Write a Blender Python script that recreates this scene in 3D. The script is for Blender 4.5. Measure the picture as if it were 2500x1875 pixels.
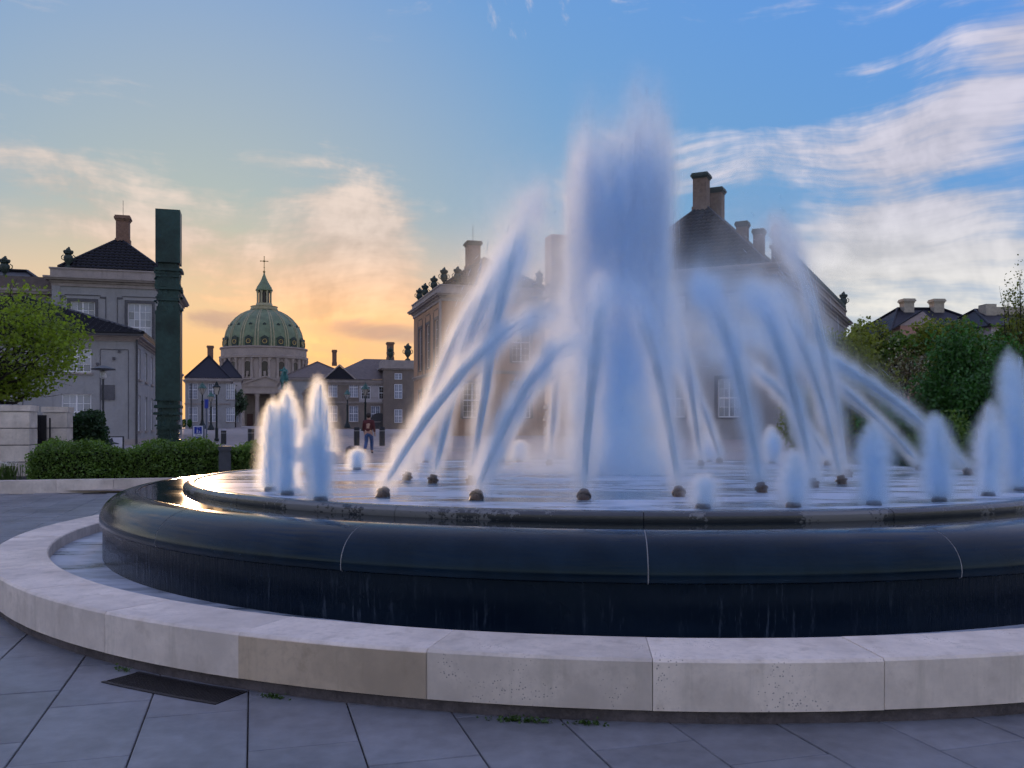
import bpy, bmesh, math, random
import numpy as np
from mathutils import Vector, Matrix
R_ = math.radians
random.seed(7); rng = np.random.default_rng(7)
scene = bpy.context.scene
for o in list(bpy.data.objects): bpy.data.objects.remove(o)
COL = scene.collection

# ------------------------------------------------------------------ camera
F = 2200.0; HZ = 1038.0; CAMH = 1.6            # focal length and horizon in photograph pixels (2500 x 1875)
cam_d = bpy.data.cameras.new('camera'); cam = bpy.data.objects.new('camera', cam_d); COL.objects.link(cam)
cam.location = (0, 0, CAMH); cam.rotation_euler = (R_(90), 0, 0)
cam_d.sensor_width = 36; cam_d.lens = 36*F/2500; cam_d.shift_y = (HZ-937.5)/2500
cam_d.clip_start = .1; cam_d.clip_end = 6000
scene.camera = cam

# ------------------------------------------------------------------ light
SUN_AZ, SUN_EL = -19.6, 5.2                    # degrees from +Y, clockwise from above
world = bpy.data.worlds.new('World'); scene.world = world; world.use_nodes = True
WN = world.node_tree; WN.nodes.clear()
class NT:
    """tiny helper to chain nodes"""
    def __init__(s, nt): s.nt = nt
    def n(s, t, **kw):
        x = s.nt.nodes.new(t)
        for k, v in kw.items(): setattr(x, k, v)
        return x
    def put(s, sock, v):
        if hasattr(v, 'is_output'): s.nt.links.new(v, sock)
        elif v is not None: sock.default_value = v
    def m(s, op, a, b=None, c=None, clamp=False):
        x = s.n('ShaderNodeMath', operation=op, use_clamp=clamp)
        s.put(x.inputs[0], a); s.put(x.inputs[1], b); s.put(x.inputs[2], c)
        return x.outputs[0]
    def mix(s, f, a, b, bt='MIX'):
        x = s.n('ShaderNodeMix', data_type='RGBA', blend_type=bt); x.clamp_factor = True
        s.put(x.inputs[0], f); s.put(x.inputs[6], a); s.put(x.inputs[7], b)
        return x.outputs[2]
    def noise(s, vec, scale, detail=4, rough=.55, dist=0., out=0):
        x = s.n('ShaderNodeTexNoise'); s.put(x.inputs['Vector'], vec)
        x.inputs['Scale'].default_value = scale; x.inputs['Detail'].default_value = detail
        x.inputs['Roughness'].default_value = rough; x.inputs['Distortion'].default_value = dist
        return x.outputs[out]
    def ramp(s, f, a, b, lo=0., hi=1.):
        x = s.n('ShaderNodeMapRange'); x.interpolation_type = 'SMOOTHSTEP'; x.clamp = True
        s.put(x.inputs[0], f)
        for i, v in enumerate((a, b, lo, hi)): s.put(x.inputs[1+i], v)
        return x.outputs[0]
    def vec(s, x, y, z):
        c = s.n('ShaderNodeCombineXYZ'); s.put(c.inputs[0], x); s.put(c.inputs[1], y); s.put(c.inputs[2], z)
        return c.outputs[0]
    def rgb(s, c):
        x = s.n('ShaderNodeRGB'); x.outputs[0].default_value = (*c, 1); return x.outputs[0]
W = NT(WN)
sky = W.n('ShaderNodeTexSky'); sky.sky_type = 'NISHITA'; sky.sun_disc = False
sky.sun_elevation = R_(SUN_EL); sky.sun_rotation = R_(SUN_AZ)
sky.altitude = 0; sky.air_density = 1.0; sky.dust_density = .9; sky.ozone_density = 3.2
tc = W.n('ShaderNodeTexCoord'); sep = W.n('ShaderNodeSeparateXYZ'); WN.links.new(tc.outputs['Generated'], sep.inputs[0])
dx, dy, dz = sep.outputs
az = W.m('ARCTAN2', dx, dy); el = W.m('ARCSINE', dz)
zc = W.m('ADD', W.m('MAXIMUM', dz, 0.0), .10)
pl = W.vec(W.m('DIVIDE', dx, zc), W.m('DIVIDE', dy, zc), 0.)          # direction carried up to a flat cloud layer
def gauss(a0, e0, sa, se, tilt=0.):
    a_ = W.m('MULTIPLY_ADD', az, 1/R_(sa), -a0/sa)
    e_ = W.m('MULTIPLY_ADD', el, 1/R_(se), -e0/se+tilt*a0/se)
    if tilt: e_ = W.m('MULTIPLY_ADD', az, -tilt/R_(se), e_)
    return W.m('POWER', .36788, W.m('MULTIPLY_ADD', e_, e_, W.m('MULTIPLY', a_, a_)))
def total(terms):
    s = None
    for k, g in terms: s = W.m('MULTIPLY', g, k) if s is None else W.m('MULTIPLY_ADD', g, k, s)
    return s
ae = W.vec(az, el, 0.)
warp = W.noise(ae, 5., 1.5, .5, 0, 1)
wv = W.n('ShaderNodeVectorMath', operation='MULTIPLY_ADD'); WN.links.new(warp, wv.inputs[0]); wv.inputs[1].default_value = (.11, .07, 0); WN.links.new(ae, wv.inputs[2])
mp = W.n('ShaderNodeMapping'); WN.links.new(wv.outputs[0], mp.inputs[0]); mp.inputs['Rotation'].default_value = (0, 0, R_(-14)); mp.inputs['Scale'].default_value = (1.5, 13., 1)
mp2 = W.n('ShaderNodeMapping'); WN.links.new(wv.outputs[0], mp2.inputs[0]); mp2.inputs['Rotation'].default_value = (0, 0, R_(16)); mp2.inputs['Scale'].default_value = (2.0, 10., 1)
side = W.ramp(az, R_(-6), R_(8))
mv = W.n('ShaderNodeMix', data_type='VECTOR'); W.put(mv.inputs[0], side); WN.links.new(mp2.outputs[0], mv.inputs[4]); WN.links.new(mp.outputs[0], mv.inputs[5])
streak = W.noise(mv.outputs[1], 2.6, 5, .62, 0.)
fluff = W.noise(wv.outputs[0], 13., 4, .62, 0.)
nz = W.m('ADD', W.m('MULTIPLY', streak, .66), W.m('MULTIPLY', fluff, .34))
bias = total([(.24, gauss(-9.3, 11.5, 3.6, 3.4)), (.16, gauss(-9.8, 8.0, 6.0, 2.2)), (.17, gauss(-24., 12.2, 7.0, 2.2, -.35)),
              (.11, gauss(-13., 10., 12., 5.)), (.23, gauss(27., 17., 9.0, 4.5, .75)), (.16, gauss(16., 15.8, 9., 1.8, .1)), (.25, gauss(25., 9.5, 11., 3.0)),
              (.16, gauss(7.0, 16., 3.5, 3.0)), (-.18, gauss(12., 21., 9., 3.)), (-.14, gauss(13., 12.4, 6., 1.7)), (-.12, gauss(-2., 20., 7., 5.)), (-.16, gauss(-20., 22., 10., 5.)), (-.10, gauss(-3., 13., 4., 4.))])
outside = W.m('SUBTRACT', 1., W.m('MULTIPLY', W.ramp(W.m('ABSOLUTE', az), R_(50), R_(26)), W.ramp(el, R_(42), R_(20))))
dens = W.ramp(W.m('ADD', W.m('ADD', nz, bias), W.m('MULTIPLY', outside, .17)), .50, .76)  # outside adds extra cloud cover beyond the view to brighten the ambient light
dens = W.m('MULTIPLY', dens, W.ramp(el, R_(-1), R_(3)))
# angle from the sun
sx, sy, sz = math.sin(R_(SUN_AZ))*math.cos(R_(SUN_EL)), math.cos(R_(SUN_AZ))*math.cos(R_(SUN_EL)), math.sin(R_(SUN_EL))
dot = W.n('ShaderNodeVectorMath', operation='DOT_PRODUCT'); WN.links.new(tc.outputs['Generated'], dot.inputs[0]); dot.inputs[1].default_value = (sx, sy, sz)
near = W.ramp(dot.outputs['Value'], math.cos(R_(36)), math.cos(R_(6)))
low = W.ramp(el, R_(12.5), R_(3))
CLOUD_FAR, CLOUD_NEAR = (4.3, 3.85, 4.0), (4.3, 3.5, 3.0)
ccol = W.mix(near, W.mix(W.ramp(el, R_(15), R_(5)), (*CLOUD_FAR, 1), (5.0, 4.7, 4.1, 1)), (*CLOUD_NEAR, 1))
ccol = W.mix(W.m('MULTIPLY', near, low), ccol, (8.4, 4.0, 1.2, 1))
# the clear sky, its huge range from the low sun to the zenith drawn together
ssep = W.n('ShaderNodeSeparateColor'); WN.links.new(sky.outputs[0], ssep.inputs[0]); scmb = W.n('ShaderNodeCombineColor')
for i, (g_, p_) in enumerate(((.84, .46), (1.66, .26), (5.5, -.38))):
    WN.links.new(W.m('MINIMUM', W.m('MULTIPLY', W.m('POWER', W.m('MAXIMUM', ssep.outputs[i], .001), p_), g_), 4.9), scmb.inputs[i])
base = scmb.outputs[0]
glow = W.m('MULTIPLY', W.ramp(dot.outputs['Value'], math.cos(R_(40)), math.cos(R_(4))), W.ramp(el, R_(14), R_(2.5)))
base = W.mix(W.m('MULTIPLY', glow, .82), base, (7.2, 3.3, .6, 1))
veil = W.m('MULTIPLY', W.ramp(dot.outputs['Value'], math.cos(R_(28)), math.cos(R_(8))), .16)
base = W.mix(veil, base, (4.6, 3.4, 2.7, 1))
base = W.mix(W.m('MULTIPLY', W.ramp(el, R_(13), R_(1)), W.m('SUBTRACT', .86, W.m('MULTIPLY', glow, .8))), base, (4.3, 4.1, 3.6, 1))
shade_ = W.ramp(W.m('ADD', W.m('MULTIPLY', fluff, .6), W.m('MULTIPLY', streak, .4)), .36, .66, .74, 1.14)
ccol = W.mix(1., ccol, W.vec(shade_, shade_, shade_), 'MULTIPLY')
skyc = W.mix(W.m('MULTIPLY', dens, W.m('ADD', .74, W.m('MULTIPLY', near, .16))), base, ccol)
# grey cloud banks low over the roofs
bank = W.m('ADD', gauss(-18.4, 6.3, 3.2, 1.0), W.m('ADD', gauss(-8.0, 5.8, 4.5, .75, -.05), W.m('MULTIPLY', gauss(3., 5.0, 8., .8), .6)))
bank = W.ramp(W.m('ADD', bank, W.m('ADD', W.m('MULTIPLY', W.m('SUBTRACT', fluff, .5), 1.4), W.m('MULTIPLY', W.m('SUBTRACT', streak, .5), 1.6))), .40, 1.0)
skyc = W.mix(W.m('MULTIPLY', bank, .62), skyc, (2.6, 1.75, 1.6, 1))
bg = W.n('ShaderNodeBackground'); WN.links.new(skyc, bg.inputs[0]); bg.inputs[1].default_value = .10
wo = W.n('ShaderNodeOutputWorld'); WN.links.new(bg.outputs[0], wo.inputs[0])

world.cycles.sampling_method = 'MANUAL'; world.cycles.sample_map_resolution = 512
sun_d = bpy.data.lights.new('sun', 'SUN'); sun = bpy.data.objects.new('sun', sun_d); COL.objects.link(sun)
sun_d.energy = .5; sun_d.angle = R_(.6); sun_d.color = (1, .62, .34)
sun.rotation_euler = Vector((sx, sy, sz)).to_track_quat('Z', 'Y').to_euler(); sun.location = (-60, 150, 40)
vs = scene.view_settings; vs.view_transform = 'Standard'; vs.look = 'None'; vs.exposure = 0.86; vs.gamma = 1; vs.use_curve_mapping = False
cy = scene.cycles if hasattr(scene, 'cycles') else None
scene.render.engine = 'CYCLES'; cy = scene.cycles
cy.max_bounces = 24; cy.diffuse_bounces = 8; cy.glossy_bounces = 4; cy.transmission_bounces = 6; cy.transparent_max_bounces = 8
cy.use_denoising = True; cy.denoising_prefilter = 'FAST'; cy.adaptive_min_samples = 16; cy.use_adaptive_sampling = True; cy.adaptive_threshold = .02
cy.caustics_reflective = False; cy.caustics_refractive = False; cy.sample_clamp_indirect = 6

# ------------------------------------------------------------------ helpers
def px(x, y, Y): return Vector(((x-1250)/F*Y, Y, CAMH-(y-HZ)/F*Y))
AX = R_(16.02); CA, SA = math.cos(AX), math.sin(AX)      # street axis: local y runs down the street, local x across it
def ab(a, b, z=0.): return Vector((-SA*a+CA*b, CA*a+SA*b, z))
GZ = [(-60, 0), (21, 0), (22, .12), (40, .32), (53, .42), (75, .58), (150, .98), (300, 1.2), (3000, 1.2)]
def gz(Y):
    for (y0, z0), (y1, z1) in zip(GZ, GZ[1:]):
        if Y <= y1: return z0+(z1-z0)*(Y-y0)/(y1-y0)
    return GZ[-1][1]
def tag(o, label=None, cat=None, group=None, kind=None):
    for k, v in (('label', label), ('category', cat), ('group', group), ('kind', kind)):
        if v: o[k] = v
    return o
def link(o, parent=None, loc=None, rot=None):
    COL.objects.link(o)
    if parent: o.parent = parent
    if loc is not None: o.location = loc
    if rot is not None: o.rotation_euler = rot if hasattr(rot, '__len__') else (0, 0, rot)
    return o
def empty(name, loc=(0, 0, 0), rz=0., label=None, cat=None, group=None):
    o = bpy.data.objects.new(name, None); o.empty_display_size = .3
    link(o, None, loc, rz); return tag(o, label, cat, group)
def put(name, mesh, parent=None, loc=None, rot=None):
    return link(bpy.data.objects.new(name, mesh), parent, loc, rot)
def copy_tree(o, parent=None):
    c = o.copy(); COL.objects.link(c); c.parent = parent
    for ch in list(o.children):
        copy_tree(ch, c)
    return c
class MB:
    def __init__(s): s.v = []; s.f = []
    def add(s, vs, fs):
        k = len(s.v); s.v += [tuple(p) for p in vs]; s.f += [tuple(i+k for i in f) for f in fs]; return s
    def box(s, x0, x1, y0, y1, z0, z1):
        return s.add([(x0, y0, z0), (x1, y0, z0), (x1, y1, z0), (x0, y1, z0), (x0, y0, z1), (x1, y0, z1), (x1, y1, z1), (x0, y1, z1)],
                     [(0, 3, 2, 1), (4, 5, 6, 7), (0, 1, 5, 4), (1, 2, 6, 5), (2, 3, 7, 6), (3, 0, 4, 7)])
    def cbox(s, x, y, z0, w, d, h): return s.box(x-w/2, x+w/2, y-d/2, y+d/2, z0, z0+h)
    def prism(s, poly, z0, z1):
        n = len(poly)
        return s.add([(x, y, z0) for x, y in poly]+[(x, y, z1) for x, y in poly],
                     [tuple(range(n))[::-1], tuple(range(n, 2*n))]+[(i, (i+1) % n, n+(i+1) % n, n+i) for i in range(n)])
    def extr_y(s, poly, y0, y1):           # polygon in x,z pushed along y
        n = len(poly)
        return s.add([(x, y0, z) for x, z in poly]+[(x, y1, z) for x, z in poly],
                     [tuple(range(n)), tuple(range(n, 2*n))[::-1]]+[((i+1) % n, i, n+i, n+(i+1) % n) for i in range(n)])
    def lathe(s, prof, n=24, cx=0, cy=0, a0=0., a1=None, cap=True):
        full = a1 is None; a1 = a0+2*math.pi if full else a1
        k = n if full else n+1; vs = []; fs = []; m = len(prof)
        for i in range(k):
            t = a0+(a1-a0)*i/n; c, sn = math.cos(t), math.sin(t)
            vs += [(cx+r*c, cy+r*sn, z) for r, z in prof]
        for i in range(n):
            j = (i+1) % k
            for q in range(m-1): fs.append((i*m+q, j*m+q, j*m+q+1, i*m+q+1))
        if not full and cap: fs += [tuple(range(m))[::-1], tuple(range((k-1)*m, k*m))]
        return s.add(vs, fs)
    def ring_seg(s, prof, n, a0, a1):      # closed profile swept along an arc, with end caps
        vs = []; fs = []; m = len(prof)
        for i in range(n+1):
            t = a0+(a1-a0)*i/n; vs += [(r*math.cos(t), r*math.sin(t), z) for r, z in prof]
        for i in range(n):
            for q in range(m):
                p = (q+1) % m; fs.append((i*m+q, (i+1)*m+q, (i+1)*m+p, i*m+p))
        fs += [tuple(range(m))[::-1], tuple(range(n*m, (n+1)*m))]
        return s.add(vs, fs)
    def tube(s, pts, radii, n=6, cap=True):
        pts = [Vector(p) for p in pts]; k = len(pts); vs = []; fs = []
        if not hasattr(radii, '__len__'): radii = [radii]*k
        up = None
        for i, p in enumerate(pts):
            d = (pts[min(i+1, k-1)]-pts[max(i-1, 0)]).normalized()
            if up is None: up = d.orthogonal().normalized()
            u = (up-d*up.dot(d)); u = u.normalized() if u.length > 1e-6 else d.orthogonal().normalized(); up = u; w = d.cross(u)
            vs += [p+(u*math.cos(2*math.pi*j/n)+w*math.sin(2*math.pi*j/n))*radii[i] for j in range(n)]
        for i in range(k-1):
            for j in range(n): fs.append((i*n+j, i*n+(j+1) % n, (i+1)*n+(j+1) % n, (i+1)*n+j))
        if cap: fs += [tuple(range(n))[::-1], tuple(range((k-1)*n, k*n))]
        return s.add(vs, fs)
    def sphere(s, c, r, nu=10, nv=6, sx=1, sy=1, sz=1):
        prof = [(max(1e-4, r*math.sin(math.pi*i/nv)), -r*math.cos(math.pi*i/nv)) for i in range(nv+1)]
        t = MB().lathe(prof, nu)
        return s.add([(c[0]+x*sx, c[1]+y*sy, c[2]+z*sz) for x, y, z in t.v], t.f)
    def xf(s, M): s.v = [tuple(M @ Vector(p)) for p in s.v]; return s
    def mesh(s, name, mat=None, smooth=False):
        me = bpy.data.meshes.new(name); me.from_pydata(s.v, [], s.f); me.update()
        if smooth:
            me.shade_smooth()
            if smooth != 'all': me.set_sharp_from_angle(angle=R_(38))
        if mat: me.materials.append(mat)
        return me
    def build(s, name, mat, parent=None, loc=None, rot=None, smooth=False): return put(name, s.mesh(name, mat, smooth), parent, loc, rot)
def np_mesh(name, verts, faces, mat, smooth=False):
    """verts (n,3) float array, faces (m,k) int array"""
    me = bpy.data.meshes.new(name); n, (m, k) = len(verts), faces.shape
    me.vertices.add(n); me.vertices.foreach_set('co', np.ascontiguousarray(verts, np.float32).ravel())
    me.loops.add(m*k); me.loops.foreach_set('vertex_index', np.ascontiguousarray(faces, np.int32).ravel())
    me.polygons.add(m); me.polygons.foreach_set('loop_start', np.arange(0, m*k, k, dtype=np.int32))
    me.update(calc_edges=True)
    if smooth: me.shade_smooth()
    me.materials.append(mat); return me
def strands(name, P, wid, mat):
    """thin three-sided threads of water; P (N,K,3) points along each, wid (N,K) radii"""
    N, K, _ = P.shape
    d = np.gradient(P, axis=1); d /= np.linalg.norm(d, axis=2, keepdims=True)+1e-9
    ref = rng.normal(size=(N, 1, 3)); u = np.cross(d, ref); u /= np.linalg.norm(u, axis=2, keepdims=True)+1e-9; w = np.cross(d, u)
    V = np.empty((N, K, 3, 3), np.float32)
    for j in range(3):
        a = 2*math.pi*j/3; V[:, :, j] = P+(u*math.cos(a)+w*math.sin(a))*wid[..., None]
    base = (np.arange(N)*K*3)[:, None, None, None]+(np.arange(K-1)*3)[None, :, None, None]
    j = np.arange(3)[None, None, :, None]; j2 = (j+1) % 3
    fc = np.concatenate([base+j, base+j2, base+3+j2, base+3+j], axis=3).reshape(-1, 4)
    return np_mesh(name, V.reshape(-1, 3), fc, mat, True)
def leaves(name, P, size, mat, flat=.0, aspect=.6):
    """leaf faces, folded along the rib; P (N,3), size (N,)"""
    N = len(P); d = rng.normal(size=(N, 3)); d[:, 2] *= 1-flat; d /= np.linalg.norm(d, axis=1, keepdims=True)
    r = rng.normal(size=(N, 3)); s = np.cross(d, r); s /= np.linalg.norm(s, axis=1, keepdims=True); n = np.cross(d, s)
    L = size[:, None]; Wd = L*aspect*.5
    V = np.stack([P-d*L*.5, P+s*Wd+n*L*.1, P+d*L*.5, P-s*Wd+n*L*.1], axis=1).reshape(-1, 3)
    b = np.arange(N)[:, None]*4
    fc = np.concatenate([b+np.array([[0, 1, 2]]), b+np.array([[0, 2, 3]])], axis=1).reshape(-1, 3)
    return np_mesh(name, V, fc, mat)

# ------------------------------------------------------------------ materials
def newmat(name):
    m = bpy.data.materials.new(name); m.use_nodes = True; nt = m.node_tree; nt.nodes.clear(); h = NT(nt)
    out = h.n('ShaderNodeOutputMaterial'); b = h.n('ShaderNodeBsdfPrincipled'); nt.links.new(b.outputs[0], out.inputs[0])
    return m, h, b, out
def objco(h, scale=(1, 1, 1)):
    t = h.n('ShaderNodeTexCoord'); mp = h.n('ShaderNodeMapping'); h.nt.links.new(t.outputs['Object'], mp.inputs[0]); mp.inputs['Scale'].default_value = scale
    return mp.outputs[0]
def geoco(h, scale=(1, 1, 1)):
    t = h.n('ShaderNodeNewGeometry'); mp = h.n('ShaderNodeMapping'); h.nt.links.new(t.outputs['Position'], mp.inputs[0]); mp.inputs['Scale'].default_value = scale
    return mp.outputs[0]
def bump(h, b, height, strength=.3, dist=.02):
    x = h.n('ShaderNodeBump'); x.inputs['Strength'].default_value = strength; x.inputs['Distance'].default_value = dist
    h.put(x.inputs['Height'], height); h.nt.links.new(x.outputs[0], b.inputs['Normal'])
def M(name, col, rough=.65, var=.18, scale=2.5, bs=.15, metal=0., stain=0., stretch=(1, 1, 1), spec=.4, rnd=0., dist=.02, world=True):
    m, h, b, out = newmat(name)
    co = (geoco if world else objco)(h, stretch)
    n1 = h.noise(co, scale, 6, .62); n2 = h.noise(co, scale*9, 3, .6)
    k = h.m('ADD', h.m('MULTIPLY', n1, .7), h.m('MULTIPLY', n2, .3))
    k = h.ramp(k, .32, .68)
    c1 = tuple(c*(1-var) for c in col)+(1,); c2 = tuple(min(1, c*(1+var)) for c in col)+(1,)
    c = h.mix(k, c1, c2)
    if stain:
        st = h.noise((geoco if world else objco)(h, (3, 3, .35)), 1.2, 5, .6)
        c = h.mix(h.m('MULTIPLY', h.ramp(st, .5, .75), stain), c, tuple(q*.45 for q in col)+(1,))
    if rnd:
        oi = h.n('ShaderNodeObjectInfo'); f = h.m('ADD', 1-rnd, h.m('MULTIPLY', oi.outputs['Random'], 2*rnd))
        c = h.mix(1., c, h.vec(f, f, f), 'MULTIPLY')
    h.put(b.inputs['Base Color'], c); b.inputs['Roughness'].default_value = rough; b.inputs['Metallic'].default_value = metal
    b.inputs['Specular IOR Level'].default_value = spec
    if bs: bump(h, b, k, bs, dist)
    return m
def leafmat(name, col, var=.35, trans=.35):
    m, h, b, out = newmat(name)
    g = h.n('ShaderNodeNewGeometry'); n = h.noise(geoco(h), 2.2, 3)
    f = h.m('ADD', h.m('MULTIPLY', g.outputs['Random Per Island'], .6), h.m('MULTIPLY', h.ramp(n, .3, .7), .4))
    c = h.mix(f, tuple(q*(1-var) for q in col)+(1,), tuple(q*(1+var) for q in col)+(1,))
    h.put(b.inputs['Base Color'], c); b.inputs['Roughness'].default_value = .5
    tr = h.n('ShaderNodeBsdfTranslucent'); h.put(tr.inputs[0], h.mix(1., c, (1.5, 1.6, .7, 1), 'MULTIPLY'))
    mx = h.n('ShaderNodeMixShader'); mx.inputs[0].default_value = trans
    h.nt.links.new(b.outputs[0], mx.inputs[1]); h.nt.links.new(tr.outputs[0], mx.inputs[2]); h.nt.links.new(mx.outputs[0], out.inputs[0])
    return m
def m_limestone(name, col, pits=.5):
    m, h, b, out = newmat(name); co = objco(h); oi = h.n('ShaderNodeObjectInfo')
    off = h.n('ShaderNodeVectorMath', operation='ADD'); h.nt.links.new(co, off.inputs[0]); h.put(off.inputs[1], h.vec(h.m('MULTIPLY', oi.outputs['Random'], 40.), 0., 0.))
    p = off.outputs[0]
    n1 = h.noise(p, 1.6, 6, .6); n2 = h.noise(p, 22., 5, .65); n3 = h.noise(p, 6., 5, .6)
    c = h.mix(h.ramp(n1, .3, .7), tuple(q*.74 for q in col)+(1,), tuple(q*1.1 for q in col)+(1,))
    c = h.mix(h.m('MULTIPLY', h.ramp(n2, .45, .7), .35), c, tuple(q*.72 for q in col)+(1,))
    c = h.mix(h.m('MULTIPLY', h.ramp(n3, .54, .72), .42), c, tuple(q*.6 for q in (col[0], col[1]*.97, col[2]*.92))+(1,))
    f = h.m('ADD', .9, h.m('MULTIPLY', oi.outputs['Random'], .2)); c = h.mix(1., c, h.vec(f, f, f), 'MULTIPLY')
    sv = h.n('ShaderNodeMapping'); h.nt.links.new(p, sv.inputs[0]); sv.inputs['Scale'].default_value = (5., 5., .5)
    c = h.mix(h.m('MULTIPLY', h.ramp(h.noise(sv.outputs[0], 1.6, 5, .65), .52, .78), .38), c, tuple(q*.5 for q in (col[0]*.95, col[1], col[2]*.92))+(1,))
    vo = h.n('ShaderNodeTexVoronoi'); h.put(vo.inputs['Vector'], p); vo.inputs['Scale'].default_value = 52.; vo.inputs['Randomness'].default_value = 1.
    dens_ = h.ramp(h.noise(p, 3.2, 3, .6), .44, .70)
    pit = h.m('MULTIPLY', h.m('LESS_THAN', vo.outputs['Distance'], h.m('MULTIPLY', dens_, .27)), pits)
    c = h.mix(pit, c, (.05, .045, .045, 1))
    h.put(b.inputs['Base Color'], c); b.inputs['Roughness'].default_value = .72; b.inputs['Specular IOR Level'].default_value = .3
    bump(h, b, h.m('SUBTRACT', h.m('ADD', n2, h.m('MULTIPLY', n1, .6)), h.m('MULTIPLY', pit, 1.2)), .22, .008)
    return m
def m_wet(name, col, rough=.13, streak=0.):
    m, h, b, out = newmat(name); co = objco(h)
    n = h.noise(co, 3., 5, .6)
    h.put(b.inputs['Base Color'], h.mix(h.ramp(n, .3, .7), tuple(q*.7 for q in col)+(1,), tuple(q*1.35 for q in col)+(1,)))
    h.put(b.inputs['Roughness'], h.ramp(h.noise(co, 1.4, 4), .3, .7, rough*.6, rough*1.5))
    b.inputs['Specular IOR Level'].default_value = .26; b.inputs['Specular Tint'].default_value = (.62, .88, 1., 1)
    if streak:
        t = h.n('ShaderNodeTexCoord'); s = h.n('ShaderNodeSeparateXYZ'); h.nt.links.new(t.outputs['Object'], s.inputs[0])
        ang = h.m('ARCTAN2', s.outputs[1], s.outputs[0]); v = h.vec(h.m('MULTIPLY', ang, 60.), h.m('MULTIPLY', s.outputs[2], 1.1), 0.)
        film = h.noise(v, 2.2, 4, .7); bump(h, b, film, streak, .02)
        body = h.ramp(h.noise(h.vec(h.m('MULTIPLY', ang, 3.), 0., 0.), 1.6, 3, .6), .42, .66)
        k_ = h.m('MULTIPLY', h.m('MULTIPLY', h.ramp(film, .52, .78), body), h.ramp(s.outputs[2], .60, .30, .25, .9))
        h.put(b.inputs['Base Color'], h.mix(k_, (*col, 1), (.13, .16, .20, 1)))
    else: bump(h, b, n, .05, .01)
    return m
def m_pool(name, deep, foam, rough, thr, sc=1.):
    m, h, b, out = newmat(name); co = objco(h)
    st = h.n('ShaderNodeMapping'); h.nt.links.new(co, st.inputs[0]); st.inputs['Scale'].default_value = (.40*sc, 1.05*sc, 1)
    n = h.noise(st.outputs[0], 1.5, 6, .6, .8); n2 = h.noise(st.outputs[0], 6., 4, .6, .4)
    k = h.ramp(h.m('ADD', h.m('MULTIPLY', n, .75), h.m('MULTIPLY', n2, .25)), thr, thr+.22)
    h.put(b.inputs['Base Color'], h.mix(k, (*deep, 1), (*foam, 1)))
    h.put(b.inputs['Roughness'], h.m('ADD', rough, h.m('MULTIPLY', k, .25))); b.inputs['Specular IOR Level'].default_value = .5; b.inputs['IOR'].default_value = 1.333
    bump(h, b, h.m('ADD', n, h.m('MULTIPLY', n2, .4)), .25, .03)
    return m
def m_spray(name, col, tr=.5):
    m, h, b, out = newmat(name); h.nt.nodes.remove(b)
    d = h.n('ShaderNodeBsdfDiffuse'); t = h.n('ShaderNodeBsdfTranslucent'); mx = h.n('ShaderNodeMixShader'); mx.inputs[0].default_value = tr
    d.inputs[0].default_value = (*col, 1); t.inputs[0].default_value = (*col, 1)
    h.nt.links.new(d.outputs[0], mx.inputs[1]); h.nt.links.new(t.outputs[0], mx.inputs[2]); h.nt.links.new(mx.outputs[0], out.inputs[0])
    return m
LIME = m_limestone('pale limestone', (.76, .665, .56)); LIME2 = m_limestone('smooth limestone', (.74, .65, .56), .12); TAN = m_limestone('sandy patched limestone', (.56, .45, .325), .06)
PLINTH = M('dark plinth stone', (.10, .085, .085), .8, .4, 5, .3)
GRANITE = m_wet('wet black granite', (.003, .010, .020), .15); WALLWET = m_wet('granite under falling water', (.002, .006, .014), .2, .35)
JOINT = M('pale joint mortar', (.27, .27, .27), .7, .2, 20, .1)
SLAB = M('grey sandstone paving', (.18, .188, .205), .44, .30, 1.1, .14, rnd=.10, dist=.006)
SOIL = M('dark joint sand', (.035, .032, .030), .9, .3, 12, .2)
WATER_UP = m_pool('fountain pool water', (.05, .10, .13), (.50, .58, .68), .16, .37); WATER_LOW = m_pool('basin water', (.12, .16, .20), (.52, .57, .64), .22, .36, 1.6)
CHANNEL = m_wet('still dark channel water', (.004, .010, .016), .05)
SPRAY = m_spray('white spray', (.78, .87, .97)); SPRAY_IN = m_spray('dense water core', (.84, .94, 1.0), .6)
BRASS = M('dull brass nozzle', (.07, .045, .03), .4, .3, 20, .1, metal=.6); BLACKM = M('dark grate iron', (.03, .028, .03), .5, .3, 30, .2, metal=.3)
# ------------------------------------------------------------------ ground
gm = MB(); ys = [-40, 20.9]; 
gm.add([(-400, -60, -.014), (400, -60, -.014), (400, 24., -.014), (-400, 24., -.014)], [(0, 1, 2, 3)])
ground = tag(gm.build('ground', SOIL), kind='structure')
sq = MB(); rows = [21.4, 30, 40, 53, 75, 150, 300, 3000]
for y0, y1 in zip(rows, rows[1:]):
    w0, w1 = 60+y0*1.6, 60+y1*1.6
    sq.add([(-w0, y0, gz(y0)), (w0, y0, gz(y0)), (w1, y1, gz(y1)), (-w1, y1, gz(y1))], [(0, 1, 2, 3)])
COBBLE = M('pale square cobbles', (.27, .235, .225), .75, .22, 1.2, .25)
square = tag(sq.build('square_paving', COBBLE), kind='structure')
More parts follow.
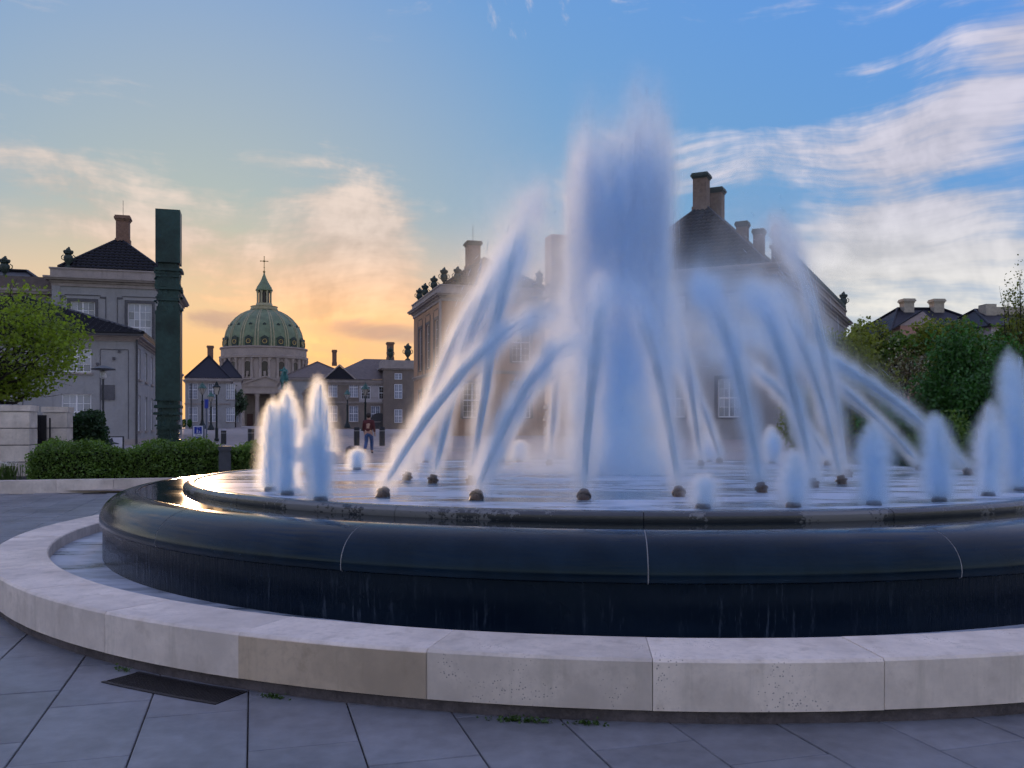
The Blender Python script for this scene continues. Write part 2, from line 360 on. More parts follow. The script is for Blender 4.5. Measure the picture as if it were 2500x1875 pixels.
# paving slabs in staggered courses along the street axis
FC = Vector((1.305, 11.93, 0)); SW, SL = .545, .92
cells = []
for j in range(-44, 34):
    off = (.5 if j % 2 else 0)*SL+.11*((j*7) % 3)
    for i in range(-2, 30):
        a0 = i*SL+off; c = ab(a0+SL/2, j*SW+.245)
        if c.y < 2.6 or c.y > 21.3: continue
        if (c-FC).length < 6.6: continue
        cells.append((c.y, c, j, a0))
pave_in = sorted((t for t in cells if abs(t[1].x) < .62*t[1].y+.8), key=lambda t: t[0])
inside = {id(t) for t in pave_in[:300]}
def slab_mesh(): 
    g = .004; x, y, t = SW/2-g, SL/2-g, .004
    return MB().add([(-x, -y, -.06), (x, -y, -.06), (x, y, -.06), (-x, y, -.06), (-x, -y, -t), (x, -y, -t), (x, y, -t), (-x, y, -t), (-x+t, -y+t, 0), (x-t, -y+t, 0), (x-t, y-t, 0), (-x+t, y-t, 0)],
        [(0, 1, 5, 4), (1, 2, 6, 5), (2, 3, 7, 6), (3, 0, 4, 7), (4, 5, 9, 8), (5, 6, 10, 9), (6, 7, 11, 10), (7, 4, 8, 11), (8, 9, 10, 11)])
sm = slab_mesh(); smesh = sm.mesh('paving_slab', SLAB); rest = MB()
for t in cells:
    c = t[1]; tilt = (random.gauss(0, .0012), random.gauss(0, .0012), AX)
    if id(t) in inside: put('paving_slab', smesh, ground, (c.x, c.y, random.uniform(-.002, .002)), tilt)
    else: rest.add([tuple(Matrix.Translation(c) @ Matrix.Rotation(AX, 4, 'Z') @ Vector(p)) for p in sm.v], sm.f)
tag(rest.build('paving_slabs', SLAB, ground), kind='stuff')
# pale kerb bands across the square
for Y0, w in ((43.4, .32), (47.5, .2), (23.2, .3)):
    z = gz(Y0)+.012
    tag(MB().box(-40, 40, Y0, Y0+w, z-.1, z+.03).build('kerb', M('kerb granite', (.40, .37, .36), .7, .2, 6, .2)), kind='structure')

# ------------------------------------------------------------------ the fountain
fount = empty('fountain', FC, 0, 'large round fountain of black granite in a pale limestone basin', 'fountain')
ob = MB().ring_seg([(7.105, -.02), (7.105, .072), (6.655, .072), (6.655, .02), (6.0, .02), (6.0, -.02)], 96, 0, 2*math.pi).build('basin', PLINTH, fount)
blk = MB().ring_seg([(7.136, .074), (7.136, .334), (7.120, .3495), (6.634, .3495), (6.62, .338), (6.62, .03), (6.66, .03), (6.66, .074)], 5, R_(.016), R_(10.0-.016))
blk.f = [f[::-1] for f in blk.f]
bm1, bm2, bm3 = blk.mesh('stone_block', LIME), blk.mesh('stone_block', LIME2), blk.mesh('stone_block', TAN)
A0 = -114.45
for i in range(36):
    me = bm2 if i == 0 else (bm2 if (i in (33, 34, 35, 30, 31) or random.random() < .3) and i not in (1, 2, 3) else bm1)
    o = put('stone_block', me, ob, (0, 0, random.uniform(-.002, .002)), R_(A0+10*i))
fp = MB().ring_seg([(7.1355, .077), (7.1355, .330), (7.142, .330), (7.142, .077)][::-1], 5, R_(.03), R_(9.97)); fc_ = fp.build('facing_slab', TAN, ob, (0, 0, 0), R_(A0)); fc_['label'] = 'sandy tan facing slab patched into the pale basin wall'
# black bowl: wall, rounded rim segments, channel, inner lip
bowl = MB().lathe([(6.125, .62), (6.125, .02)], 160).build('bowl', WALLWET, fount, smooth=True)
rp = [(5.78, .845), (5.78, .886)]+[(5.80+.36*math.sin(t), .62+.268*math.cos(t)) for t in [R_(q) for q in range(0, 91, 9)]]+[(6.155, .585), (6.135, .575), (6.10, .575), (6.0, .70)]
rs = MB().ring_seg(rp, 18, R_(.04), R_(20-.04)); rs.f = [f[::-1] for f in rs.f]; rsm = rs.mesh('rim_segment', GRANITE, True)
for i in range(18): put('rim_segment', rsm, bowl, (0, 0, 0), R_(-114.0+20*i))
jp = [(r-.006 if q > 1 else r, z-.006) for q, (r, z) in enumerate(rp)]
jm = MB().ring_seg(jp, 1, R_(-.03), R_(.03)); jm.f = [f[::-1] for f in jm.f]
jm.v = [(x*1.0008, y*1.0008, z+.0045) for x, y, z in jm.v]; jmm = jm.mesh('joint', JOINT, True)
for i in range(18): put('joint', jmm, bowl, (0, 0, 0), R_(-114.0+20*i))
ch = MB().lathe([(5.25, .858), (5.80, .858)], 128).build('channel_floor', GRANITE, bowl)
cw = MB().lathe([(5.27, .881), (5.83, .881)], 160).build('channel_water', CHANNEL, fount, smooth=True)
m, h, b, _ = newmat('dark lip stone with lime crust'); co = geoco(h); zc_ = h.n('ShaderNodeSeparateXYZ'); h.nt.links.new(co, zc_.inputs[0])
oi = h.n('ShaderNodeObjectInfo')
crust = h.ramp(h.m('ADD', h.noise(co, .9, 6, .6), h.m('MULTIPLY', h.m('SUBTRACT', h.noise(co, 30., 3, .6), .5), .25)), .53, .55)
crust = h.m('MULTIPLY', crust, h.ramp(zc_.outputs[2], .962, .945))
h.put(b.inputs['Base Color'], h.mix(crust, h.mix(h.noise(co, 8., 4), (.022, .028, .032, 1), (.05, .056, .06, 1)), (.17, .175, .175, 1)))
h.put(b.inputs['Roughness'], h.m('ADD', .22, h.m('MULTIPLY', crust, .5))); bump(h, b, h.m('ADD', crust, h.noise(co, 25., 4)), .25, .006)
LIPM = m
lp = [(5.17, .93), (5.184, .957), (5.20, .963), (5.25, .963), (5.29, .952), (5.315, .93), (5.32, .90), (5.30, .858), (5.17, .858)]
ls = MB().ring_seg(lp, 18, R_(.03), R_(360/17-.03)); ls.f = [f[::-1] for f in ls.f]; lsm = ls.mesh('lip_segment', LIPM, True)
for i in range(17): put('lip_segment', lsm, bowl, (0, 0, 0), R_(-114.8+360/17*i))
MB().lathe([(.001, .952), (2.5, .952), (5.19, .952)], 128).build('pool_water', WATER_UP, fount, smooth=True)
MB().lathe([(6.08, .225), (6.64, .225)], 128).build('basin_water', WATER_LOW, fount, smooth=True)
ZW = .955
# -- spray: droplets are flown ballistically, counted into a grid of air and drawn as fog; the dense cores are threads of water
VB = .06; NX, NY, NZ = 172, 172, 92; VX0, VY0 = -NX*VB/2, -NY*VB/2
GRID = np.zeros((NX, NY, NZ), np.float32)
def deposit(P, mass):
    """P (n,3) in fountain space above the pool, mass per point (area of water seen, m2)"""
    q = np.stack([(P[:, 0]-VX0)/VB, (P[:, 1]-VY0)/VB, P[:, 2]/VB], 1); f = np.floor(q-.5).astype(int); r = q-.5-f
    for i in (0, 1):
        for j in (0, 1):
            for k in (0, 1):
                w = (r[:, 0] if i else 1-r[:, 0])*(r[:, 1] if j else 1-r[:, 1])*(r[:, 2] if k else 1-r[:, 2])
                a, b_, c_ = f[:, 0]+i, f[:, 1]+j, f[:, 2]+k; ok = (a >= 0) & (a < NX) & (b_ >= 0) & (b_ < NY) & (c_ >= 0) & (c_ < NZ)
                np.add.at(GRID, (a[ok], b_[ok], c_[ok]), (w*mass)[ok])
nozm = MB().lathe([(.001, .10), (.036, .10), (.042, .095), (.042, .062), (.062, .060), (.066, .05), (.066, .036), (.052, .034), (.05, -.03), (.001, -.03)], 14).mesh('nozzle', BRASS, True)
def arch_jet(X, Y, H, L, N=230, amount=1.0, spread=1.):
    """one arching jet: rises H above the pool, its crest L metres in from the nozzle"""
    p = Vector((X-FC.x, Y-FC.y)); d = (-p).normalized()
    g = 9.81; vz = math.sqrt(2*g*H); T = vz/g; vh = L/T; tilt = math.atan2(vh, vz)
    nz_ = put('nozzle', nozm, fount, (p.x, p.y, ZW-.005), (0, 0, 0))
    nz_.rotation_euler = Vector((d.x*math.sin(tilt), d.y*math.sin(tilt), math.cos(tilt))).to_track_quat('Z', 'Y').to_euler()
    v0 = np.array([d.x*vh, d.y*vh, vz]); vn = np.linalg.norm(v0); side_ = np.array([-d.y, d.x, 0]); upv = np.cross(side_, v0/vn)
    def vel(n, sp, dv):
        sp = sp*spread; speed = 1+rng.normal(0, dv, n)
        return (v0[None]+(side_[None]*rng.normal(0, sp, n)[:, None]+upv[None]*rng.normal(0, sp, n)[:, None])*vn)*speed[:, None]
    def start(n):
        rad = .030*np.sqrt(rng.random(n)); ph = rng.uniform(0, 6.28, n)
        return np.stack([p.x+rad*np.cos(ph), p.y+rad*np.sin(ph), np.full(n, ZW+.075)], 1)+np.array([d.x, d.y, 0])*.02
    # threads
    n = N; v = vel(n, .013, .012); o = start(n); t = np.linspace(0, 1, 6)[None]
    s0 = rng.random(n)**1.5*T*.46; s = s0[:, None]+rng.uniform(.08, .20, n)[:, None]*t
    P = o[:, None]+v[:, None]*s[..., None]; P[..., 2] -= .5*g*s**2
    w = rng.uniform(.0018, .0042, n)[:, None]*np.clip(1.1-np.abs(2*t-1)**4, .1, 1)*np.clip(1.1-s/T*.9, .25, 1)
    P -= np.array([p.x, p.y, ZW-.005])
    o_ = tag(put('water_jet', strands('water_jet', P, w, SPRAY_IN), nz_), kind='stuff'); o_.matrix_parent_inverse = nz_.rotation_euler.to_matrix().to_4x4().inverted()
    # loose drops thrown off the jet
    n = 150; v = vel(n, .04, .04); o = start(n); t = np.linspace(0, 1, 3)[None]; s = (.15+.75*rng.random(n))[:, None]*T+rng.uniform(.015, .05, n)[:, None]*t
    P = o[:, None]+v[:, None]*s[..., None]; P[..., 2] -= .5*g*s**2; P[..., 2] = np.maximum(P[..., 2], ZW+.01); P -= np.array([p.x, p.y, ZW-.005])
    d_ = tag(put('drops', strands('drops', P, rng.uniform(.0012, .0032, n)[:, None]*np.array([[.3, 1., .3]]), SPRAY), nz_), kind='stuff'); d_.matrix_parent_inverse = nz_.rotation_euler.to_matrix().to_4x4().inverted()
    # fog
    for n, sp, dv, tm, mass in ((30000, .017, .02, .9, 1.25), (50000, .058, .05, 1.75, .85)):
        v = vel(n, sp, dv); o = start(n); s = rng.random(n)*T*tm; hitg = 2*v[:, 2]/g
        P = o+v*s[:, None]; P[:, 2] -= .5*g*s**2; P[:, 2] -= ZW; ok = (P[:, 2] > 0) & (s < hitg)
        deposit(P[ok], np.full(ok.sum(), amount*mass/n))
LOW = [(-1.18, 8.13, 1.9, 3.4), (-.32, 7.81, 1.6, 3.4), (.62, 7.81, 2.3, 3.5), (1.52, 8.17, 2.25, 3.2), (2.41, 8.68, 2.15, 1.35), (3.14, 9.37, 2.1, .95), (3.63, 9.9, 2.15, 1.0), (4.20, 11.25, 3.1, 1.0),
       (5.86, 12.9, 1.9, 3.6), (6.05, 11.91, 1.9, 3.6), (-1.25, 10.65, 2.6, 1.6), (-.89, 10.04, 2.75, 1.5), (-.45, 9.83, 3.25, 1.3), (-1.43, 13.14, 2.5, 1.6),
       (-.2, 15.6, 1.7, 3.0), (1.4, 16.2, 1.7, 3.0), (3.6, 15.6, 1.7, 3.0), (5.1, 14.5, 1.7, 3.0), (3.0, 14.3, 2.6, 1.5), (.6, 14.6, 2.6, 1.5)]
for q in LOW: arch_jet(*q)
# the tall crown of jets in the middle
crown = MB().lathe([(.001, .03), (.95, .03), (1.0, .0), (1.0, -.05), (.001, -.05)], 40).build('crown_ring', BLACKM, fount, (0, 0, ZW-.05))
def column(N, x0, y0, Hm, Hs, sp, mass, Nt=0):
    g = 9.81; H = np.clip(rng.normal(Hm, Hs, N), .8, 5.2); vz = np.sqrt(2*g*H); T = vz/g
    a = rng.uniform(0, 6.28, N); q = np.minimum(np.abs(rng.normal(0, sp, N)), 2.1*sp); r0 = .10*np.sqrt(rng.random(N)); b_ = rng.uniform(0, 6.28, N)
    s = rng.random(N)*2*T; z = vz*s-.5*g*s*s
    deposit(np.stack([x0+r0*np.cos(b_)+q*np.cos(a)*s, y0+r0*np.sin(b_)+q*np.sin(a)*s, z], 1), np.full(N, mass/N))
    if Nt:
        k = slice(0, Nt); t = np.linspace(0, 1, 4)[None]; s0 = T[k]*(.22+1.2*rng.random(Nt)); s = s0[:, None]+rng.uniform(.06, .20, Nt)[:, None]*t
        P = np.stack([x0+(r0*np.cos(b_))[k, None]+(q*np.cos(a))[k, None]*s, y0+(r0*np.sin(b_))[k, None]+(q*np.sin(a))[k, None]*s, np.maximum(vz[k, None]*s-.5*g*s*s, .05)], 2)
        tag(put('water_jet', strands('water_jet', P, rng.uniform(.0004, .0016, Nt)[:, None]*np.clip(1.1-np.abs(2*t-1)**3, .1, 1), SPRAY), crown), kind='stuff')
for k in range(24):
    a = 2.4*k; rr = .12+.55*math.sqrt((k+.5)/24); X0, Y0 = .11+rr*math.cos(a), rr*math.sin(a)
    column(26000, X0, Y0, 3.5+.5*random.random()+(.2 if X0 > .2 else 0), .42, .09, 1.15, 340)
column(140000, .08, 0, 1.9, .7, .46, 5.5)
n = 60000; rr = np.abs(rng.normal(0, 1.25, n)); a = rng.uniform(0, 6.28, n)                  # splash mist hanging over the pool
deposit(np.stack([rr*np.cos(a), rr*np.sin(a), np.abs(rng.normal(0, .30, n))], 1), np.full(n, 3.6/n))
for ax in range(3):                                     # soften
    GRID[:] = .25*np.roll(GRID, 1, ax)+.5*GRID+.25*np.roll(GRID, -1, ax)
clump = rng.normal(size=(NX, NY, NZ)).astype(np.float32)    # spray hangs in uneven clumps drawn out along its fall
for ax, times in ((0, 1), (1, 1), (2, 6)):
    for _ in range(times): clump = .25*np.roll(clump, 1, ax)+.5*clump+.25*np.roll(clump, -1, ax)
GRID *= np.exp(.42*clump/clump.std()-.09)
GRID[0] = GRID[-1] = 0; GRID[:, 0] = GRID[:, -1] = 0; GRID[:, :, -1] = 0
dens_g = GRID/VB**3                                     # square metres of water per cubic metre of air
def fog_object(name, D, mat, parent, origin, VB=VB):
    """a numpy density grid turned into a fog volume by a Volume Cube"""
    nx, ny, nz = D.shape
    me = bpy.data.meshes.new(name); me.vertices.add(D.size); at = me.attributes.new('fog', 'FLOAT', 'POINT'); at.data.foreach_set('value', np.ascontiguousarray(D, np.float32).ravel())
    o = put(name, me, parent, origin)
    ng = bpy.data.node_groups.new(name, 'GeometryNodeTree'); ng.interface.new_socket('Geometry', in_out='INPUT', socket_type='NodeSocketGeometry'); ng.interface.new_socket('Geometry', in_out='OUTPUT', socket_type='NodeSocketGeometry')
    h = NT(ng); gi = h.n('NodeGroupInput'); go = h.n('NodeGroupOutput')
    vc = h.n('GeometryNodeVolumeCube'); vc.inputs['Min'].default_value = (0, 0, 0); vc.inputs['Max'].default_value = (nx*VB, ny*VB, nz*VB)
    vc.inputs['Resolution X'].default_value = nx; vc.inputs['Resolution Y'].default_value = ny; vc.inputs['Resolution Z'].default_value = nz
    ps = h.n('GeometryNodeInputPosition'); sp = h.n('ShaderNodeSeparateXYZ'); ng.links.new(ps.outputs[0], sp.inputs[0])
    def ix(c, n): return h.m('MINIMUM', h.m('MAXIMUM', h.m('FLOOR', h.m('DIVIDE', c, VB*n/(n-1.))), 0.), n-1.)
    def ix(c, n): return h.m('MINIMUM', h.m('ROUND', h.m('MULTIPLY', c, (n-1.)/(n*VB))), n-1.)
    idx = h.m('ADD', h.m('MULTIPLY', h.m('ADD', h.m('MULTIPLY', ix(sp.outputs[0], nx), float(ny)), ix(sp.outputs[1], ny)), float(nz)), ix(sp.outputs[2], nz))
    na = h.n('GeometryNodeInputNamedAttribute'); na.data_type = 'FLOAT'; na.inputs[0].default_value = 'fog'
    si = h.n('GeometryNodeSampleIndex'); si.data_type = 'FLOAT'; si.domain = 'POINT'
    ng.links.new(gi.outputs[0], si.inputs['Geometry']); ng.links.new(na.outputs[0], si.inputs['Value']); ng.links.new(idx, si.inputs['Index'])
    ng.links.new(si.outputs[0], vc.inputs['Density'])
    sm_ = h.n('GeometryNodeSetMaterial'); sm_.inputs['Material'].default_value = mat
    ng.links.new(vc.outputs[0], sm_.inputs[0]); ng.links.new(sm_.outputs[0], go.inputs[0])
    md = o.modifiers.new('fog', 'NODES'); md.node_group = ng; return o
def m_fog(name, col, k, grid=True, aniso=.8):
    m, h, b, out = newmat(name); h.nt.nodes.remove(b); v = h.n('ShaderNodeVolumePrincipled')
    v.inputs['Color'].default_value = (*col, 1); v.inputs['Anisotropy'].default_value = aniso; v.inputs['Density'].default_value = k
    v.inputs['Density Attribute'].default_value = 'density' if grid else ''
    h.nt.links.new(v.outputs[0], out.inputs['Volume']); return m
FOG = m_fog('fine spray', (.87, .945, 1.0), 1.0)
mist = fog_object('mist', dens_g*.85, FOG, fount, (VX0, VY0, ZW), VB); tag(mist, kind='stuff')
cy.volume_bounces = 22; cy.volume_step_rate = 4; cy.volume_max_steps = 256
# straight jets round the edge of the pool, each with its own small grid of fog and a core of threads
capm = MB().lathe([(.001, .045), (.05, .045), (.06, .03), (.066, -.02), (.001, -.02)], 12).mesh('jet_cap', BLACKM, True)
FOG2 = m_fog('thick spray', (.86, .94, 1.0), 1.0)
def bubbler(X, Y, H, Rr):
    c = put('jet_cap', capm, fount, (X-FC.x, Y-FC.y, ZW-.01))
    vb = .028 if Y < 10 else .045; n = int(Rr*3.6/vb)+2; nz = int((H*1.12+.06)/vb)+2
    xs = (np.arange(n)-(n-1)/2)*vb; zs = np.arange(nz)*vb
    xx, yy, zz = np.meshgrid(xs, xs, zs, indexing='ij')
    lean = rng.normal(0, .03, 2); u = zz/H; r = np.hypot(xx-lean[0]*zz, yy-lean[1]*zz); ang = np.arctan2(yy, xx)
    wob = 1+.10*np.sin(9*u+X*5)+.12*np.sin(2*ang+X)*u
    prof = Rr*(.86+.22*np.minimum(1, u*1.7)**.8)*np.clip(1-np.clip(u/1.05, 0, 1)**3.4, 1e-4, 1)**.52*wob
    D = 46.*np.exp(-(r/prof)**2*1.9)*np.clip((1.06-u)*6, 0, 1)*(1-.45*np.clip(u, 0, 1))
    D += 5.*np.exp(-(r/(Rr*1.5))**2*2)*np.clip((.9-u)*2, 0, 1)
    D *= 1+.45*rng.normal(size=D.shape).clip(-1.5, 1.5)
    D[zz < .02] *= .4; D[[0, -1]] = 0; D[:, [0, -1]] = 0; D[:, :, -1] = 0; D = np.where(D < .25, 0, D)
    tag(fog_object('spray', D, FOG2, c, (xs[0]-vb/2, xs[0]-vb/2, .015), vb), kind='stuff')
    N = 260; t = np.linspace(0, 1, 4)[None]; rr = rng.random(N); ph = rng.uniform(0, 6.28, N); s0 = rng.random(N)**.9*H*(.95-.35*rr); z = .03+s0[:, None]+t*.12*H
    rad = rr[:, None]*Rr*(.5+.4*np.clip(z/H, 0, 1))
    P = np.stack([rad*np.cos(ph)[:, None], rad*np.sin(ph)[:, None], np.minimum(z, H*.98)], 2)
    tag(put('water_jet', strands('water_jet', P, rng.uniform(.001, .003, N)[:, None]*np.clip(1.1-np.abs(2*t-1)**3, .1, 1), SPRAY_IN), c), kind='stuff')
BUB = [(-2.4, 8.95, .88, .10), (-2.1, 8.42, .98, .105), (-1.64, 7.72, 1.02, .105), (-2.71, 11.71, .55, .11), (-3.2, 13.2, .40, .12), (-2.26, 13.14, .28, .12),
       (1.49, 7.03, .25, .10), (2.23, 7.14, .44, .105), (2.94, 7.32, .67, .11), (3.66, 7.72, .72, .11), (4.37, 8.27, .84, .11), (5.05, 8.95, 1.36, .13),
       (4.41, 15.28, .60, .15), (5.1, 15.28, .50, .14), (.13, 16.0, .35, .14), (2.4, 16.3, .4, .14), (-1.5, 15.6, .4, .14), (3.5, 16.0, .55, .15)]
for q in BUB: bubbler(*q)

# ------------------------------------------------------------------ building kit (local x across the street, local y down the street)
WALL = M('grey lavender render', (.31, .31, .315), .8, .10, .7, .1, stain=.25); WALLW = M('sandstone with painted sun warmth', (.40, .235, .14), .8, .14, .8, .12, stain=.25)  # WALLW has the low sun's warmth put into its colour
WALLD = M('brownish facade', (.20, .165, .14), .8, .14, .8, .1, stain=.2); WALLP = M('pale facade panel', (.40, .37, .37), .8, .1, .8, .1)
TRIM = M('dark window surround', (.10, .10, .11), .7, .2, 3, .1); CORN = M('stone cornice', (.33, .29, .27), .75, .14, 1.5, .12, stain=.3)
ROOFT = M('black glazed pantiles', (.006, .007, .012), .42, .35, 3, .1, spec=.25); ROOFB = M('grey brown roof', (.13, .105, .095), .7, .2, 2, .2); ROOFN = M('dark blue slate roof', (.006, .007, .016), .6, .3, 3, .15)
FRAME = M('white window paint', (.80, .80, .82), .5, .06, 4, .03); FRAMEG = M('green grey window paint', (.10, .15, .15), .5, .1, 4, .03)
CHIM = M('chimney brick', (.20, .12, .085), .8, .25, 6, .25); CHIMP = M('pale chimney plaster', (.42, .38, .30), .8, .15, 3, .1); CHIMB = M('brown chimney stone', (.17, .125, .095), .8, .25, 4, .2); CAPM = M('verdigris chimney cap', (.03, .05, .045), .6, .3, 5, .1)
VERD = M('verdigris sculpture', (.035, .055, .045), .6, .4, 8, .2); LEADM = M('lead gutter', (.05, .05, .055), .5, .3, 5, .1)
def m_pane(name, c1, c2):
    m, h, b, out = newmat(name); oi = h.n('ShaderNodeObjectInfo'); t = h.n('ShaderNodeTexCoord'); 
    h.put(b.inputs['Base Color'], h.mix(oi.outputs['Random'], (*c1, 1), (*c2, 1))); b.inputs['Roughness'].default_value = .08; b.inputs['Specular IOR Level'].default_value = .9
    bump(h, b, h.noise(geoco(h), 1.5, 2), .05, .05); return m
PANE = m_pane('curtained window pane', (.13, .16, .21), (.36, .40, .48)); PANED = m_pane('dark window pane', (.015, .02, .022), (.06, .07, .075)); PANEG = m_pane('reflective pane', (.03, .03, .03), (.10, .09, .08))
_wc = {}
def win_mesh(w, h, c, r, mull, frame):
    key = (w, h, c, r, mull, frame.name)
    if key in _wc: return _wc[key]
    mb = MB(); f = .07; mb.box(-w/2, -w/2+f, -.03, .05, 0, h); mb.box(w/2-f, w/2, -.03, .05, 0, h); mb.box(-w/2+f, w/2-f, -.03, .05, 0, f); mb.box(-w/2+f, w/2-f, -.03, .05, h-f, h)
    m2 = .09 if mull else .03
    xs = [-w/2+f]; cw = (w-2*f)/c; rh = (h-2*f)/r; g = .028
    for i in range(1, c):
        t = m2/2 if (mull and i == c//2) else g/2; x = -w/2+f+i*cw; mb.box(x-t, x+t, -.025 if t > .03 else -.012, .04, f, h-f)
    for j in range(1, r):
        t = .05 if (mull and r > 2 and j == (r+1)//2) else g/2; z = f+j*rh
        for i in range(c): mb.box(-w/2+f+i*cw+.02, -w/2+f+(i+1)*cw-.02, -.022 if t > .03 else -.010, .038, z-t, z+t)
    fm = mb.mesh('window', frame)
    pm = MB().box(-cw/2+.004, cw/2-.004, 0, .02, -rh/2+.004, rh/2-.004).mesh('pane', None)
    whole = MB().box(-w/2+f, w/2-f, 0, .02, f, h-f).mesh('pane', None)
    _wc[key] = (fm, pm, whole, cw, rh, f); return _wc[key]
_pm = {}
def window(root, x, y, z, rz, w, h, c=4, r=4, mull=True, frame=None, pane=None, fine=True):
    """a window whose sill centre is at x,y,z in the building's space; fine = every pane a piece"""
    frame = frame or FRAME; pane = pane or PANE
    fm, pm, wh, cw, rh, f = win_mesh(w, h, c, r, mull, frame)
    o = put('window', fm, root, (x, y, z), rz)
    def pmesh(me):
        k = (me.name, pane.name)
        if k not in _pm: q = me.copy(); q.materials.append(pane) if not q.materials else None; q.materials[0] = pane; _pm[k] = q
        return _pm[k]
    if fine:
        for i in range(c):
            for j in range(r): put('pane', pmesh(pm), o, (-w/2+f+(i+.5)*cw, 0, f+(j+.5)*rh))
    else: put('pane', pmesh(wh), o)
    return o
def facade(mb, p0, p1, z0, z1, holes, depth=.22):
    """wall sheet from p0 to p1 (outside on the right hand of p0->p1) with real openings; holes = (s, z, w, h) along it"""
    p0, p1 = Vector(p0), Vector(p1); L = (p1-p0).length; u = (p1-p0)/L; nin = Vector((-u.y, u.x))
    ss = sorted({0., L, *[q for s, z, w, h in holes for q in (s-w/2, s+w/2)]}); zs = sorted({z0, z1, *[q for s, z, w, h in holes for q in (z, z+h)]})
    P = lambda s, z, d=0.: (p0.x+u.x*s+nin.x*d, p0.y+u.y*s+nin.y*d, z)
    for a, b_ in zip(ss, ss[1:]):
        for c, d in zip(zs, zs[1:]):
            sm_, zm = (a+b_)/2, (c+d)/2
            if any(abs(sm_-s) < w/2 and z < zm < z+h for s, z, w, h in holes): continue
            mb.add([P(a, c), P(b_, c), P(b_, d), P(a, d)], [(0, 1, 2, 3)])
    for s, z, w, h in holes:
        a, b_ = s-w/2, s+w/2
        mb.add([P(a, z), P(b_, z), P(b_, z+h), P(a, z+h), P(a, z, depth), P(b_, z, depth), P(b_, z+h, depth), P(a, z+h, depth)],
               [(0, 4, 5, 1), (1, 5, 6, 2), (2, 6, 7, 3), (3, 7, 4, 0), (4, 7, 6, 5)])
    return u, nin, math.atan2(u.y, u.x)
def block(root, x0, x1, y0, y1, z0, z1, wins, wallm, name='wall', fine=True, frame=None, pane=None, surround=None, sill=True):
    """four-sided block; wins = {'front': [(s, z, w, h, cols, rows)], 'left': ..., 'right': ...}; s runs along the side"""
    mb = MB(); sides = {'front': ((x0, y0), (x1, y0)), 'right': ((x1, y0), (x1, y1)), 'back': ((x1, y1), (x0, y1)), 'left': ((x0, y1), (x0, y0))}
    tr = MB()
    for k, (a, b_) in sides.items():
        ws = wins.get(k, []); u, nin, rz = facade(mb, a, b_, z0, z1, [q[:4] for q in ws])
        for s, z, w, h, c, r in ws:
            window(root, a[0]+u.x*s+nin.x*.13, a[1]+u.y*s+nin.y*.13, z, rz, w, h, c, r, c % 2 == 0 and c > 2, frame, pane, fine and k != 'back')
            Mx = Matrix.Translation((a[0]+u.x*s, a[1]+u.y*s, z)) @ Matrix.Rotation(rz, 4, 'Z')
            if surround:
                t = MB(); e = .24; t.box(-w/2-e, -w/2, -.05, .02, -.05, h+e); t.box(w/2, w/2+e, -.05, .02, -.05, h+e); t.box(-w/2, w/2, -.05, .02, h, h+e)
                put('window_surround', t.mesh('window_surround', surround), root).matrix_local = Mx
            if sill:
                put('sill', MB().box(-w/2-.1, w/2+.1, -.10, .05, -.12, -.052 if surround else -.002).mesh('sill', TRIM if surround else CORN), root).matrix_local = Mx
    mb.add([(x0, y0, z1), (x1, y0, z1), (x1, y1, z1), (x0, y1, z1)], [(0, 1, 2, 3)])
    return mb.build(name, wallm, root)
def cornice(root, x0, x1, y0, y1, z, steps, mat, name='cornice'):
    mb = MB()
    for p, h in steps: mb.box(x0-p, x1+p, y0-p, y1+p, z+.002, z+h); z += h
    return mb.build(name, mat, root), z
def tiles(root, A, B, C, D, mat, row=.46, col=.40, thick=.10):
    """pantiled slope: A-B along the eave, D-C along the ridge (A under D)"""
    A, B, C, D = [np.array(q, float) for q in (A, B, C, D)]; e = (B-A); L = np.linalg.norm(e); e = e/L
    sl = max(np.linalg.norm(D-A-np.dot(D-A, e)*e), .5); nrm = np.cross(e, (D-A)-np.dot(D-A, e)*e); nrm /= np.linalg.norm(nrm)
    if nrm[2] < 0: nrm = -nrm
    R = max(3, int(sl/row)); V = []; Fc = []; k = 0
    l0, r0, l1, r1 = 0., L, np.dot(D-A, e), np.dot(C-A, e); upv = (D-A)-l1*e
    for i in range(R):
        t0, t1 = i/R, min(1, (i+1.06)/R); s = np.arange(0, L+1e-6, col/4)
        lo0, hi0, lo1, hi1 = l0+(l1-l0)*t0, r0+(r1-r0)*t0, l0+(l1-l0)*t1, r0+(r1-r0)*t1
        s = s[(s > lo0-col) & (s < hi0+col)]
        if len(s) < 3: continue
        hgt = .085*np.abs(np.sin(np.pi*s/col))
        for (t, lo, hi, base) in ((t0, lo0, hi0, thick), (t1, lo1, hi1, .008)):
            sc = np.clip(s, lo, hi); V.append(A+e*sc[:, None]+upv*t+nrm*(hgt+base)[:, None])
        n = len(s); j = np.arange(n-1); Fc.append(np.stack([k+j, k+j+1, k+n+j+1, k+n+j], 1))
        sc = np.clip(s, lo0, hi0); V.append(A+e*sc[:, None]+upv*t0+nrm*(hgt*.0)[:, None]); Fc.append(np.stack([k+2*n+j, k+2*n+j+1, k+j+1, k+j], 1)); k += 3*n
    return np.concatenate(V), np.concatenate(Fc)
